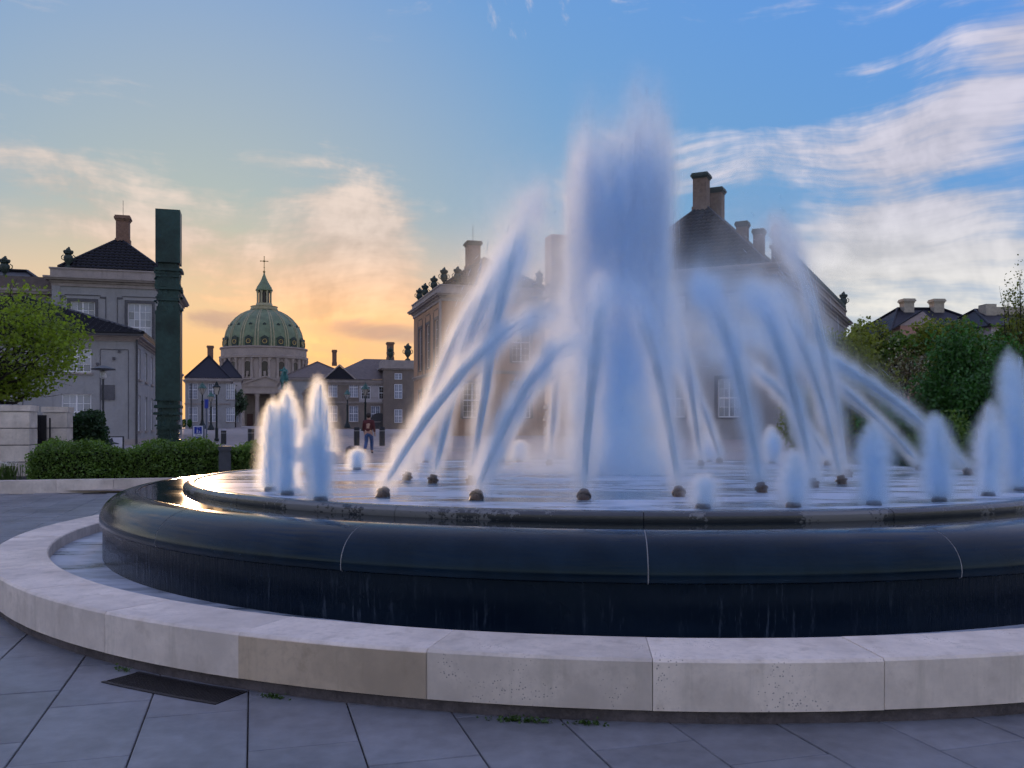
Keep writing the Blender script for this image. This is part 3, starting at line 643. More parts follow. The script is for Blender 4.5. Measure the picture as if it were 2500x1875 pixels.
def hip_roof(root, x0, x1, y0, y1, z, zr, over, mat, rx=None, ry=None, tiled=True, name='roof'):
    """hip roof; rx=(xa,xb) ridge ends in x at mid y, or ry=(ya,yb) ridge ends in y at mid x"""
    X0, X1, Y0, Y1 = x0-over, x1+over, y0-over, y1+over
    if rx: a, b_ = (rx[0], (y0+y1)/2, zr), (rx[1], (y0+y1)/2, zr)
    else: a, b_ = ((x0+x1)/2, ry[0], zr), ((x0+x1)/2, ry[1], zr)
    p = [(X0, Y0, z), (X1, Y0, z), (X1, Y1, z), (X0, Y1, z)]
    if rx: slopes = [(p[0], p[1], b_, a), (p[1], p[2], b_, b_), (p[2], p[3], a, b_), (p[3], p[0], a, a)]
    else: slopes = [(p[0], p[1], a, a), (p[1], p[2], b_, a), (p[2], p[3], b_, b_), (p[3], p[0], a, b_)]
    mb = MB(); mb.add(p+[(q[0], q[1], z-.12) for q in p], [(0, 1, 5, 4), (1, 2, 6, 5), (2, 3, 7, 6), (3, 0, 4, 7), (7, 6, 5, 4)])
    for A, B, C, D in slopes:
        if C == D: mb.add([A, B, C], [(0, 1, 2)])
        else: mb.add([A, B, C, D], [(0, 1, 2, 3)])
    ro = mb.build(name, mat, root)
    if tiled:
        Vs, Fs, k = [], [], 0
        for q in slopes:
            v, f = tiles(root, *q, mat); Vs.append(v); Fs.append(f+k); k += len(v)
        tag(put('roof_tiles', np_mesh('roof_tiles', np.concatenate(Vs), np.concatenate(Fs), mat), ro), kind='stuff')
    rid = MB()                                             # ridge and hip cappings
    ends = [a, b_]
    for q in p:
        e = min(ends, key=lambda r: (Vector(r)-Vector(q)).length); rid.tube([Vector(q)+Vector((0, 0, .06)), Vector(e)+Vector((0, 0, .09))], .13, 6)
    if a != b_: rid.tube([Vector(a)+Vector((0, 0, .09)), Vector(b_)+Vector((0, 0, .09))], .13, 6)
    tag(rid.build('ridge_capping', mat, ro), kind='stuff'); return ro
def chimney(root, x, y, z0, z1, w, d, mat=None, cap=None):
    mb = MB().cbox(x, y, z0, w, d, z1-z0-.45); mb.cbox(x, y, z0+.002, w*1.14, d*1.14, (z1-z0)*.22)
    o = mb.build('chimney', mat or CHIM, root)
    MB().cbox(x, y, z1-.45, w*1.12, d*1.12, .14).cbox(x, y, z1-.31, w*1.28, d*1.28, .18).cbox(x, y, z1-.13, w*1.16, d*1.16, .13).build('chimney_cap', cap or CHIM, o); return o
def vase_mesh(mat, lid=True):
    mb = MB().lathe([(.001, 0), (.34, 0), (.34, .18), (.16, .26), (.13, .42), (.20, .50), (.40, .80), (.46, 1.12), (.42, 1.30), (.30, 1.42), (.36, 1.52), (.46, 1.56), (.40, 1.66), (.001, 1.70)], 12)
    for k in range(7):                                     # a crown of carved flowers
        a = 2*math.pi*k/7; mb.sphere((.34*math.cos(a), .34*math.sin(a), 1.74+.05*(k % 2)), .17, 6, 4)
    mb.sphere((0, 0, 1.92), .24, 6, 5); mb.sphere((.05, 0, 2.14), .12, 6, 4)
    for s in (-1, 1): mb.tube([(s*.40, 0, .85), (s*.62, 0, 1.0), (s*.64, 0, 1.25), (s*.44, 0, 1.42)], .05, 5)
    return mb.mesh('vase', mat, True)
VASE = vase_mesh(VERD)
def vase(root, x, y, z, s=1.): o = put('vase', VASE, root, (x, y, z)); o.scale = (s, s, s); return o
GS = .55

# ------------------------------------------------------------------ left palace: tall pavilion, lower wing in front
base = ab(0, 0); ROT = AX
def bld(name, label, cat='building', z=.3): return empty(name, (0, 0, 0), ROT, label, cat)
LW = bld('palace_wing', 'low two-storey lavender grey palace wing with black pantiled hip roof behind the pollarded tree')
xr = -6.8; ya, yb = 58.3, 80.6; xl = -34.
fw = []
for cx_ in (-10.05, -15.2, -20.4, -25.6): fw += [(cx_-xl, 1.30, 1.62, 2.15, 4, 4), (cx_-xl, 4.72, 1.62, 1.42, 4, 3)]
rw = []
for k in range(6):
    s = 2.0+3.6*k; rw += [(s, 1.25, 1.35, 2.2, 4, 4), (s, 4.45, 1.35, 1.9, 4, 4)]
block(LW, xl, xr, ya, yb, .2, 6.62, {'front': fw, 'right': rw}, WALL)
MB().box(xl-.06, xr+.06, ya-.06, yb, .2, .75).build('plinth', CORN, LW)
_, ze = cornice(LW, xl, xr, ya, yb, 6.62, [(.08, .12), (.2, .12), (.42, .08)], CORN)
hip_roof(LW, xl, xr, ya, yb+4, ze+.13, 10.6, .45, ROOFT, rx=(xl+8, xr-8.6))
MB().box(xr-.5, xr+.5, ya-.56, ya-.42, ze-.02, ze+.10).box(xl-.4, xr-.5, ya-.56, ya-.42, ze-.02, ze+.10).build('gutter', LEADM, LW)
MB().tube([(xr+.08, ya-.10, ze), (xr+.08, ya-.10, 6.2), (xr+.06, ya-.09, .3)], .07, 6).build('drainpipe', LEADM, LW)
pl_ = MB()                                                 # raised strip pilasters and string course on the front
for cx_ in (-7.2, -8.75, -12.9, -17.9, -23.0): pl_.box(cx_-.02, cx_+.02, ya-.035, ya, .75, 6.1)
pl_.box(-8.75, -7.2, ya-.035, ya, 6.1, 6.14); pl_.build('moulding', TRIM, LW)
MB().box(-8.70, -7.95, ya-.06, ya+.02, 3.1, 4.0).build('wall_plaque', TRIM, LW)
for q in ((-8.0, 5.5), (-8.9, 5.15), (-7.7, 5.95)): MB().cbox(q[0], ya-.07, q[1], .14, .14, .16).build('wall_lamp', TRIM, LW)

LP = bld('palace_pavilion', 'tall grey palace pavilion with hipped black roof and chimney left of the bronze pillar')
y0, y1 = 80.8, 95.5; x0, x1 = -15.7, -6.8; ZC = 12.95
block(LP, x0, x1, y0, y1, .3, ZC, {'front': [(2.25, 7.75, 1.85, 4.0, 4, 6), (6.6, 7.75, 1.85, 4.0, 4, 6), (2.25, 2.4, 1.7, 3.4, 4, 5), (6.6, 2.4, 1.7, 3.4, 4, 5)],
      'right': [(s, z, 1.5, hh, 4, 6) for s in (2.2, 6.2, 10.2) for z, hh in ((7.6, 3.6), (2.0, 3.0))]}, WALL, surround=TRIM)
pan = MB()
for s in (2.25, 6.6):                                       # eared moulded panels round the windows
    for dxx, zz0, zz1 in ((-1.75, 6.6, 12.2), (1.72, 6.6, 12.2)): pan.box(x0+s+dxx, x0+s+dxx+.05, y0-.05, y0, zz0, zz1)
    pan.box(x0+s-1.35, x0+s+1.35, y0-.05, y0, 12.25, 12.31); pan.box(x0+s-1.75, x0+s-1.3, y0-.05, y0, 12.05, 12.2); pan.box(x0+s+1.3, x0+s+1.77, y0-.05, y0, 12.05, 12.2)
pan.build('moulding', TRIM, LP)
for q in (x0-.05, x1-.55): MB().box(q, q+.6, y0-.10, y0, .3, ZC).build('pilaster', WALL, LP)
_, ze = cornice(LP, x0, x1, y0, y1, ZC, [(.10, .30), (.22, .18), (.50, .14), (.62, .14), (.16, .62), (.24, .12)], CORN)
cornice(LP, x0, x1, y0, y1, 6.35, [(.06, .18), (.16, .12)], CORN, 'string_course')
hip_roof(LP, x0, x1, y0, y1, ze+.08, ze+3.4, -.35, ROOFT, ry=(y0+4.6, y1-4.6))
chimney(LP, (x0+x1)/2+.25, y0+4.8, ze+2.9, ze+5.5, 1.05, 1.05); MB().tube([((x0+x1)/2+.25, y0+4.8, ze+5.4), ((x0+x1)/2+.25, y0+4.8, ze+6.9)], .025, 4).build('lightning_rod', LEADM, LP)
vase(LP, x0+1.1, y0+.4, ze, .8); vase(LP, x1-.6, y1-1, ze, .8)
# main range running left from the pavilion
LM = bld('palace_range', 'lower grey palace range at the left edge behind the pollarded tree')
block(LM, -46, x0-.02, 83.2, 97, .3, 12.2, {'front': [(27.0-.9-4.2*k, z, 1.7, hh, 4, 5) for k in range(5) for z, hh in ((7.3, 3.5), (2.3, 3.2))]}, WALL, fine=False)
_, zz = cornice(LM, -46, x0-.3, 83.2, 97, 12.2, [(.1, .3), (.5, .2), (.6, .2)], CORN)
MB().box(-46, x0-.3, 83.4, 84.0, zz, zz+1.1).build('parapet', ROOFB, LM)
hip_roof(LM, -46, x0-.3, 84.4, 97, zz+.02, zz+2.6, -.1, ROOFT, rx=(-40, x0-4), tiled=False)
put('vase', VASE, LM, (-19.9, 83.8, zz+1.0)).scale = (.9, .9, .8)
for cx_ in (-24.6, -29.4): MB().lathe([(.55, .3), (.55, 11.2), (.62, 11.4), (.8, 11.8), (.85, 12.19)], 16, cx_, 82.9).build('column', CORN, LM, smooth=True)

# ------------------------------------------------------------------ right pavilion behind the jets
RP = bld('palace_pavilion', 'brownish palace pavilion with row of dark vases and tall sunlit windows behind the left jets')
x0, x1, y0, y1 = 16.5, 27.2, 80.8, 95.5
block(RP, x0, x1, y0, y1, .3, ZC, {'left': [(y1-y0-s, z, 1.5, hh, 2, 5) for s in (2.4, 6.6, 10.8) for z, hh in ((7.2, 4.3), (2.0, 3.0))],
      'front': [(s, z, 1.8, hh, 4, 6) for s in (2.9, 7.6) for z, hh in ((7.5, 3.7), (2.3, 3.2))]}, WALLW, surround=TRIM, pane=PANEG)
pan = MB()
for s in (2.4, 6.6, 10.8):
    for q in (-1.3, 1.25): pan.box(x0-.05, x0, y0+s+q, y0+s+q+.06, 6.6, 12.3)
    pan.box(x0-.05, x0, y0+s-1.0, y0+s+1.0, 12.4, 12.46)
pan.build('moulding', TRIM, RP); MB().box(x0-.10, x0, y0-.08, y0+.6, .3, ZC).build('pilaster', CORN, RP)
_, ze = cornice(RP, x0, x1, y0, y1, ZC, [(.10, .30), (.22, .18), (.50, .14), (.62, .14), (.16, .62), (.24, .12)], CORN)
cornice(RP, x0, x1, y0, y1, 6.35, [(.06, .18), (.18, .14)], CORN, 'string_course')
hip_roof(RP, x0, x1, y0, y1, ze+.08, ze+3.5, -.35, ROOFT, ry=(y0+5.2, y1-5.2))
chimney(RP, x0+4.3, y0+5.6, ze+2.2, ze+5.2, 1.25, 1.25, CHIM, CAPM); MB().tube([(x0+4.3, y0+5.6, ze+5.1), (x0+4.3, y0+5.6, ze+6.8)], .025, 4).build('lightning_rod', LEADM, RP)
for q in (1.0, 5.8, 10.6, 13.8): vase(RP, x0+.45, y0+q, ze, .78)
vase(RP, x0+1.6, y0+.4, ze, .8); vase(RP, x1-1.2, y0+.4, ze, .8)
RM = bld('palace_range', 'lower palace range joined to the brownish pavilion behind the central spray')
block(RM, x1+.02, 46, 82.6, 97, .3, 12.4, {'front': [(2.2+4.0*k, z, 1.7, hh, 4, 5) for k in range(4) for z, hh in ((7.3, 3.5), (2.3, 3.2))]}, WALLD, fine=False)
_, zz = cornice(RM, x1+.3, 46, 82.6, 97, 12.4, [(.1, .3), (.5, .2), (.6, .2), (.1, .6)], CORN)
hip_roof(RM, x1+.6, 46, 84, 97, zz+.02, zz+2.6, -.1, ROOFT, rx=(x1+6, 41), tiled=False)

# ------------------------------------------------------------------ palace on the right: hipped block and its oblique front
P1 = px(1900, 590, 66.); P2 = px(2066, 764, 104.)
d = Vector((P2.x-P1.x, P2.y-P1.y)); Ld = d.length; rz = math.atan2(d.y, d.x)
RD = empty('palace_corner', (P1.x, P1.y, 0), rz-math.pi/2, 'dark roofed palace with clustered chimneys and oblique front right of the tall jets', 'building')
# local y runs along the oblique front away from us, local x to its right; the block lies on the left
zc2 = 12.6
ow = [(2.2+3.4*k, z, 1.5, hh, 4, 5) for k in range(int(Ld/3.4)) for z, hh in ((7.2, 3.2), (2.4, 3.0))]
bw = 14.; fr = [(bw-3.6-4.2*k, z, 1.7, hh, 4, 4) for k in range(3) for z, hh in ((10.35, 1.15), (6.4, 2.9), (2.2, 2.9))]
block(RD, -bw, 0, 0, Ld, .3, zc2, {'front': fr, 'right': ow}, WALL, surround=TRIM)
_, ze = cornice(RD, -bw, 0, 0, Ld, zc2, [(.10, .35), (.25, .2), (.55, .16), (.7, .16)], CORN)
MB().box(-.5, -.02, 0, Ld, ze, ze+1.15).box(-.62, .08, -.1, Ld+.1, ze+1.15, ze+1.36).build('parapet', WALLD, RD)
hip_roof(RD, -bw, -.7, .6, Ld, ze+.05, ze+6.6, -.1, ROOFT, ry=(7., Ld-7.))
hx = (-bw-.7)/2
chimney(RD, hx-.2, 7.0, ze+5.6, ze+9.2, 1.15, 1.15, CHIMB, CAPM); chimney(RD, hx+.55, 9.2, ze+5.0, ze+8.4, 1.1, 1.1, CHIMB, CAPM)
chimney(RD, -3.9, 6.0, ze+2.0, ze+4.6, .85, .85, CHIMB, CAPM); chimney(RD, -2.7, 6.6, ze+1.2, ze+4.0, .8, .8, CHIMB, CAPM)
for q in (0.3, Ld-.6): vase(RD, -.25, q, ze+1.36, .72 if q < 1 else .95)
bal = MB()
for k in range(int(Ld/1.2)): bal.sphere((-.25, .9+1.2*k, ze+1.36+.32), .34, 6, 5, 1, 1, 1.15)
tag(bal.build('balustrade_urns', VERD, RD), kind='stuff')

# ------------------------------------------------------------------ far side of the square
def far_block(name, label, xa, xb, y0, depth, zt, cols, wall, roof, zr, base=.9, two=None):
    r = bld(name, label); wins = []
    for c in cols: wins += [(c, base+1.3, 1.5, 2.6, 4, 4), (c, base+5.3, 1.5, 2.8, 4, 5)]
    block(r, xa, xb, y0, y0+depth, base-.6, zt, {'front': wins, 'left': [(3+4*k, base+5.3, 1.5, 2.8, 4, 5) for k in range(int(depth/4)-1)], 'right': [(3+4*k, base+5.3, 1.5, 2.8, 4, 5) for k in range(int(depth/4)-1)]}, wall, fine=False)
    _, ze = cornice(r, xa, xb, y0, y0+depth, zt, [(.1, .25), (.3, .2), (.45, .15), (.1, .35)], CORN)
    cornice(r, xa, xb, y0, y0+depth, base+4.3, [(.06, .15), (.14, .12)], CORN, 'string_course')
    return r, ze
def xloc(xpx, y): # local x at photo column xpx and local y
    t = (xpx-1250)/F; return (y*(SA+t*CA))/(CA-t*SA)
yF = 168.; xa, xb = xloc(452, yF), xloc(561, yF)
r, ze = far_block('far_palace', 'pale lavender two-storey palace across the square left of the domed church', xa, xb, yF, 16, 9.0, [1.3, 4.6, 8.0-.4], WALL, ROOFN, 14)
hip_roof(r, xa, xb, yF, yF+16, ze, ze+4.2, .1, ROOFN, ry=(yF+4.5, yF+11), tiled=False); chimney(r, (xa+xb)/2+.2, yF+6, ze+3, ze+6.2, 1.0, 1.0, CHIM)
MB().tube([(xa+1.0, yF-.1, .9), (xa+1.0, yF-.1, 9.)], .09, 5).build('drainpipe', LEADM, r)
y2 = 215.; xc, xd = xloc(520, y2), xloc(588, y2)
r, ze = far_block('far_house', 'small far house with dark hipped roof tucked between the pale palace and the dome', xc, xd, y2, 14, 11.5, [2, 4.8], WALLP, ROOFN, 14, 1.0)
hip_roof(r, xc, xd, y2, y2+14, ze, ze+4.4, .2, ROOFN, ry=(y2+5, y2+9), tiled=False)
y3 = 150.; xe, xf, xg = xloc(788, y3), xloc(872, y3), xloc(976, y3)
r, ze = far_block('far_palace', 'long brown palace with gabled end, archway and grey roof across the square', xe, xg, y3, 60, 8.2, [1.6, 5.0, 8.6, 11.6+.2], WALLD, ROOFB, 12)
mb = MB().add([(xe-.3, y3-.3, ze), (xg, y3-.3, ze), (xg, y3+8, ze+4.0), (xe+7.7, y3+8, ze+4.0), (xe+7.7, y3+52, ze+4.), (xe-.3, y3+60, ze), (xg, y3+60, ze)], [(0, 1, 2, 3), (0, 3, 4, 5), (3, 2, 6, 4)]); mb.build('roof', ROOFB, r)
gx = xe+2.7; gb = MB().extr_y([(gx-2.4, ze+.01), (gx+2.4, ze+.01), (gx, ze+2.2)], y3-.25, y3+7.5); gb.build('gable_roof', ROOFN, r)
MB().tube([(gx-2.6, y3-.4, ze), (gx, y3-.4, ze+2.35)], .13, 4).tube([(gx, y3-.4, ze+2.35), (gx+2.6, y3-.4, ze)], .13, 4).build('gable_coping', CORN, r)
chimney(r, gx-.4, y3+5, ze+2.5, ze+5.2, .7, .7, CHIM); chimney(r, xe+12.2, y3+8, ze+3.6, ze+7.0, 1.1, 1.1, CHIM)
MB().box(xf+.3, xg-2.9, y3-.05, y3-.002, 5.35, 8.15).build('pale_upper_wall', WALLP, r)
for k in range(3): window(r, xf+1.8+2.9*k-.4, y3-.10, 5.9, 0, 1.5, 2.1, 4, 4, True, FRAME, PANED, False)
aw = MB(); ax_, R0 = xf+3.6, 1.35
aw.extr_y([(ax_-R0, .6), (ax_+R0, .6)]+[(ax_+R0*math.cos(t), 2.6+R0*.75*math.sin(t)) for t in [math.pi*k/10 for k in range(11)]], y3-.06, y3-.01); aw.build('archway', LEADM, r)
MB().box(xg-2.85, xg+3.0, y3-.9, y3-.02, .6, 10.8).build('end_pavilion_wall', WALLD, r)
cp, zt = cornice(r, xg-2.85, xg+3.0, y3-.9, y3+4, 10.8, [(.15, .2), (.4, .2), (.05, 1.2)], CORN)
for q, s in ((-1.6, 1.0), (1.3, 1.3)): vase(r, xg+q, y3-.3, zt, s)
for q in (.6,): 
    window(r, xg-.6+q-.4, y3-1.0, 6.0, 0, 1.3, 2.4, 4, 4, True, FRAME, PANE, False); window(r, xg-.6+q-.4, y3-1.0, 9.2, 0, 1.2, 1.0, 4, 2, True, FRAME, PANE, False); window(r, xg-.6+q-.4, y3-1.0, 2.0, 0, 1.3, 2.2, 4, 4, True, FRAME, PANE, False)
# side range running up to the church
y4 = 230.; xh = xloc(790, y4)
r, ze = far_block('far_palace', 'receding grey palace range between the domed church and the brown palace', xh-1-9, xh+8, y4, 40, 12.5, [2.5, 6.5], WALL, ROOFB, 12, 1.1)
hip_roof(r, xh-10, xh+8, y4, y4+40, ze, ze+4.5, .2, ROOFB, ry=(y4+8, y4+32), tiled=False)

# ------------------------------------------------------------------ domed church
COPPER = M('green copper dome', (.15, .20, .115), .55, .25, .35, .1, stain=.2); COPD = M('weathered copper rib', (.33, .31, .19), .5, .2, 1, .1); GOLD = M('gilt trim', (.38, .28, .10), .4, .2, 3, .1, metal=.5)
CHST = M('church limestone', (.33, .28, .25), .8, .14, .25, .1, stain=.3); DARKW = M('dark church glass', (.03, .025, .025), .2, .3, 3, .05)
YC = 400.; CP = px(645, 1038, YC); CH = empty('domed_church', (CP.x, CP.y, 0), AX, 'great church with green copper dome, gilt lantern and cross at the end of the street', 'church')
MB().lathe([(19.6, 0), (19.6, 20.6), (20.2, 21.0), (20.2, 21.5), (18.0, 21.6), (18.0, 30.2)], 64).build('drum', CHST, CH, smooth=True)
MB().lathe([(18.0, 30.25), (19.0, 30.4), (19.2, 31.4), (18.4, 31.7), (18.4, 34.6), (18.9, 34.8), (18.9, 35.4), (16.9, 35.45)], 64).build('drum_cornice', CHST, CH, smooth=True)
NB = 16
for k in range(NB*2):
    a = math.pi*k/NB+R_(-90)-math.pi/(2*NB); MB().lathe([(.75, 21.5), (.75, 22.0), (.60, 22.2), (.55, 29.0), (.75, 29.4), (.85, 30.24)], 8, 18.35*math.cos(a), 18.35*math.sin(a)).build('drum_column', CHST, CH, smooth=True)
for k in range(NB):
    a = 2*math.pi*k/NB+R_(-90); Mx = Matrix.Rotation(a+R_(90), 4, 'Z') @ Matrix.Translation((0, -18.0, 0))
    o = put('arched_window', MB().extr_y([(-1.6, 22.4), (1.6, 22.4)]+[(1.6*math.cos(t), 27.2+1.6*math.sin(t)) for t in [math.pi*q/8 for q in range(9)]], -.12, .3).mesh('arched_window', DARKW), CH); o.matrix_local = Mx
    fr = MB()
    for q in range(8):
        t0, t1 = math.pi*q/8, math.pi*(q+1)/8; fr.tube([(1.85*math.cos(t0), -.25, 27.2+1.85*math.sin(t0)), (1.85*math.cos(t1), -.25, 27.2+1.85*math.sin(t1))], .26, 5)
    fr.box(-2.1, -1.62, -.4, .1, 22.4, 27.2).box(1.62, 2.1, -.4, .1, 22.4, 27.2).box(-.55, .55, -.30, -.13, 23.0, 24.6).build('window_arch', CHST, o)
    st = MB().sphere((0, -.9, 24.0), .35, 6, 4).box(-.3, .3, -1.1, -.7, 22.0, 23.8).build('niche_statue', CHST, o)
    # oculus with gilt rim at the foot of the dome, dormer above
    z, rr = 37.4, 17.15; oc = put('oculus', MB().lathe([(.001, 0), (.75, 0)], 14).mesh('oculus', DARKW), CH); oc.matrix_local = Matrix.Rotation(a+R_(90), 4, 'Z') @ Matrix.Translation((0, -rr-.45, z)) @ Matrix.Rotation(R_(90), 4, 'X')
    MB().lathe([(.75, -.15), (.78, .12), (1.0, .16), (1.08, -.2), (.75, -.15)], 14).build('oculus_rim', GOLD, oc, smooth=True)
    dk = put('oculus_hood', MB().box(-1.6, 1.6, -rr-.35, -rr+1.6, 35.5, 38.9).extr_y([(-1.75, 38.9), (1.75, 38.9), (0, 40.0)], -rr-.45, -rr+3).mesh('oculus_hood', VERD), CH); dk.matrix_local = Matrix.Rotation(a+R_(90), 4, 'Z')
    do = put('dormer', MB().box(-.65, .65, -15.2, -13.5, 43.6, 45.0).extr_y([(-.85, 45.), (.85, 45.), (0, 45.7)], -15.3, -12.8).mesh('dormer', VERD), CH); do.matrix_local = Matrix.Rotation(a+R_(90), 4, 'Z')
dome_p = [(17.0, 35.4), (17.05, 37.3), (16.8, 39.6), (16.15, 42.4), (15.2, 44.6), (14.0, 46.5), (12.2, 48.6), (10.0, 50.4), (7.4, 51.8), (5.4, 52.5)]
MB().lathe(dome_p, 96).build('dome', COPPER, CH, smooth='all')
for k in range(NB*2):
    a = R_(-90)+2*math.pi*(k//2)/NB+math.pi/NB+(.035 if k % 2 else -.035)
    MB().tube([((r_+.05)*math.cos(a), (r_+.05)*math.sin(a), z) for r_, z in dome_p], [.34-.018*i for i in range(len(dome_p))], 5).build('dome_rib', COPD, CH, smooth=True)
MB().lathe([(5.4, 52.4), (6.0, 52.6), (6.0, 53.0), (5.7, 53.1), (5.7, 53.9), (5.9, 54.0), (5.9, 54.2), (3.6, 54.25), (3.6, 55.2), (3.3, 55.6)], 32).build('gallery', COPD, CH, smooth=True)
lant = MB().lathe([(2.2, 55.5), (2.2, 61.0)], 16).build('lantern', DARKW, CH, smooth=True)
for k in range(8):
    a = 2*math.pi*k/8+R_(22.5); MB().lathe([(.5, 55.6), (.42, 56.0), (.40, 60.2), (.55, 60.6), (.6, 61.0)], 8, 3.0*math.cos(a), 3.0*math.sin(a)).build('lantern_column', COPD, lant, smooth=True)
MB().lathe([(3.2, 61.0), (3.7, 61.2), (3.7, 61.8), (3.4, 61.9), (3.2, 62.8), (2.4, 64.0), (1.5, 65.6), (.8, 67.4), (.35, 68.6), (.3, 69.2)], 24).build('lantern_roof', COPPER, CH, smooth=True)
MB().sphere((0, 0, 69.7), .55, 10, 6).tube([(0, 0, 69.2), (0, 0, 76.4)], .16, 6).tube([(-1.6, 0, 74.4), (1.6, 0, 74.4)], .16, 6).sphere((0, 0, 74.4), .5, 8, 6).sphere((0, 0, 76.4), .25, 6, 4).sphere((-1.6, 0, 74.4), .25, 6, 4).sphere((1.6, 0, 74.4), .25, 6, 4).sphere((0, 0, 71.6), .3, 6, 4).build('cross', GOLD, CH, smooth=True)
# portico
py0 = -30.; po = MB().box(-10.2, 10.2, py0, -15, 14.6, 17.4).box(-10.6, 10.6, py0-.4, -15, 17.4, 17.9).build('portico', CHST, CH)
MB().extr_y([(-10.8, 17.92), (10.8, 17.92), (0, 21.6)], py0-.2, -15).build('pediment', CHST, po); 
MB().tube([(-10.9, py0-.5, 17.9), (0, py0-.5, 21.8)], .4, 4).tube([(10.9, py0-.5, 17.9), (0, py0-.5, 21.8)], .4, 4).build('raking_cornice', CHST, po)
for q in (-8.9, -3.1, 3.1, 8.9): MB().lathe([(1.2, 1.2), (1.2, 1.9), (.95, 2.2), (.92, 6), (.80, 13.2), (1.1, 13.8), (1.2, 14.59)], 14, q, py0+1.4).build('column', CHST, po, smooth=True)
MB().box(-11, 11, py0-1, -15, .3, 1.2).build('steps', CHST, po); MB().box(-10.2, 10.2, -19.7, -18, 1.2, 14.6).build('portico_back', WALLD, po)
for q in (-6., 0, 6.): MB().box(q-1.2, q+1.2, -19.95, -19.72, 1.2, 6.4).build('door', M('church door', (.07, .03, .025), .5, .2, 2, .1), po); 
MB().box(-22, -10.5, -22, -10, .3, 20.5).box(10.5, 22, -22, -10, .3, 20.5).build('side_wall', CHST, CH)

# ------------------------------------------------------------------ bronze pillars
BRONZE = M('dark green bronze', (.018, .045, .042), .42, .45, 1.3, .12, metal=.35, stain=.35); BRONZEP = M('bronze paled for mist and sun', (.42, .34, .30), .5, .15, 1.2, .1, metal=.0)  # BRONZEP is the same bronze, painted pale for mist and low sunlight
def pillar(loc, H, w, label, mat, seed):
    r = empty('bronze_pillar', loc, AX, label, 'pillar', 'sculpted pillars round the fountain'); rg = random.Random(seed)
    def rough_sec(z0, z1):
        z = z0
        while z < z1-.01:
            h = min(rg.uniform(.05, .13), z1-z); e = w/2+rg.uniform(-.075, .045); ex, ey = rg.uniform(-.02, .02), rg.uniform(-.02, .02); n = 10; poly = []
            for (cx_, cy_, dx_, dy_) in ((-1, -1, 1, 0), (1, -1, 0, 1), (1, 1, -1, 0), (-1, 1, 0, -1)):
                for k in range(n): t = 2*k/n; j = rg.uniform(-.022, .012); poly.append(((cx_+dx_*t)*e+ex+(dy_*-j if dy_ else 0)*-1, (cy_+dy_*t)*e+ey+(dx_*j)*-1))
            MB().prism(poly, z, z+h-.012).prism([(a*.93, b_*.93) for a, b_ in poly], z+h-.012, z+h).build('bronze_layer', mat, r); z += h
    s = H
    for a, b_, k in ((0, .30, 'r'), (.30, .615, 's'), (.615, .805, 'r'), (.805, 1., 's')):
        if k == 'r': rough_sec(a*s, b_*s)
        else:
            q = w/2; c = .012; MB().prism([(-q+c, -q), (q-c, -q), (q, -q+c), (q, q-c), (q-c, q), (-q+c, q), (-q, q-c), (-q, -q+c)], a*s, b_*s).build('shaft', mat, r)
    m_ = MB()
    for k in range(16):
        sd = rg.choice((-1, 1)); m_.sphere((sd*(w/2+rg.uniform(-.01, .03)), rg.uniform(-.28, .28), .62*s+rg.random()*.18*s), rg.uniform(.03, .07), 6, 4, 1, 1.3, .8)
    tag(m_.build('bronze_knobs', mat, r), kind='stuff'); return r
Yp = 26.; t = px(412, 517, Yp); pillar((t.x, t.y, 0), t.z, .665, 'tall dark green bronze pillar with crumpled bands behind the box hedge', BRONZE, 3)
Yq = 28.5; t = px(1362, 578, Yq); pillar((t.x, t.y, 0), t.z, .66, 'pale sculpted pillar standing behind the central spray', BRONZEP, 5)

# ------------------------------------------------------------------ planting bed, hedges, gate piers
HEDGE = leafmat('box hedge leaf', (.10, .18, .028), .45, .3); LEAF = leafmat('young lime leaf', (.20, .27, .035), .5, .55); BARK = M('dark bark', (.035, .028, .026), .85, .35, 6, .4)
bs = px(0, 1205, 21.)
def bl(u, v, z=0.):                                       # bed space: u along its kerb, v back from it
    return Vector((-12.0+CA*u-SA*v, 21.0+SA*u+CA*v, z))
bed = empty('planting_bed', bl(0, 0), AX, 'raised stone kerb of the planting bed under the clipped hedge', 'kerb')
for k in range(-3, 5):
    MB().box(k*1.25+.004, k*1.25+1.246, 0, .34, -.05, .30).build('kerb_stone', LIME2, bed)
MB().box(-3.7, 6.2, .34, 9.0, -.05, .27).build('soil', SOIL, bed)
for k in range(6): MB().box(6.24-.02, 6.55, .0+1.25*k, 1.246+1.25*k, -.05, .298).build('kerb_stone', LIME2, bed)
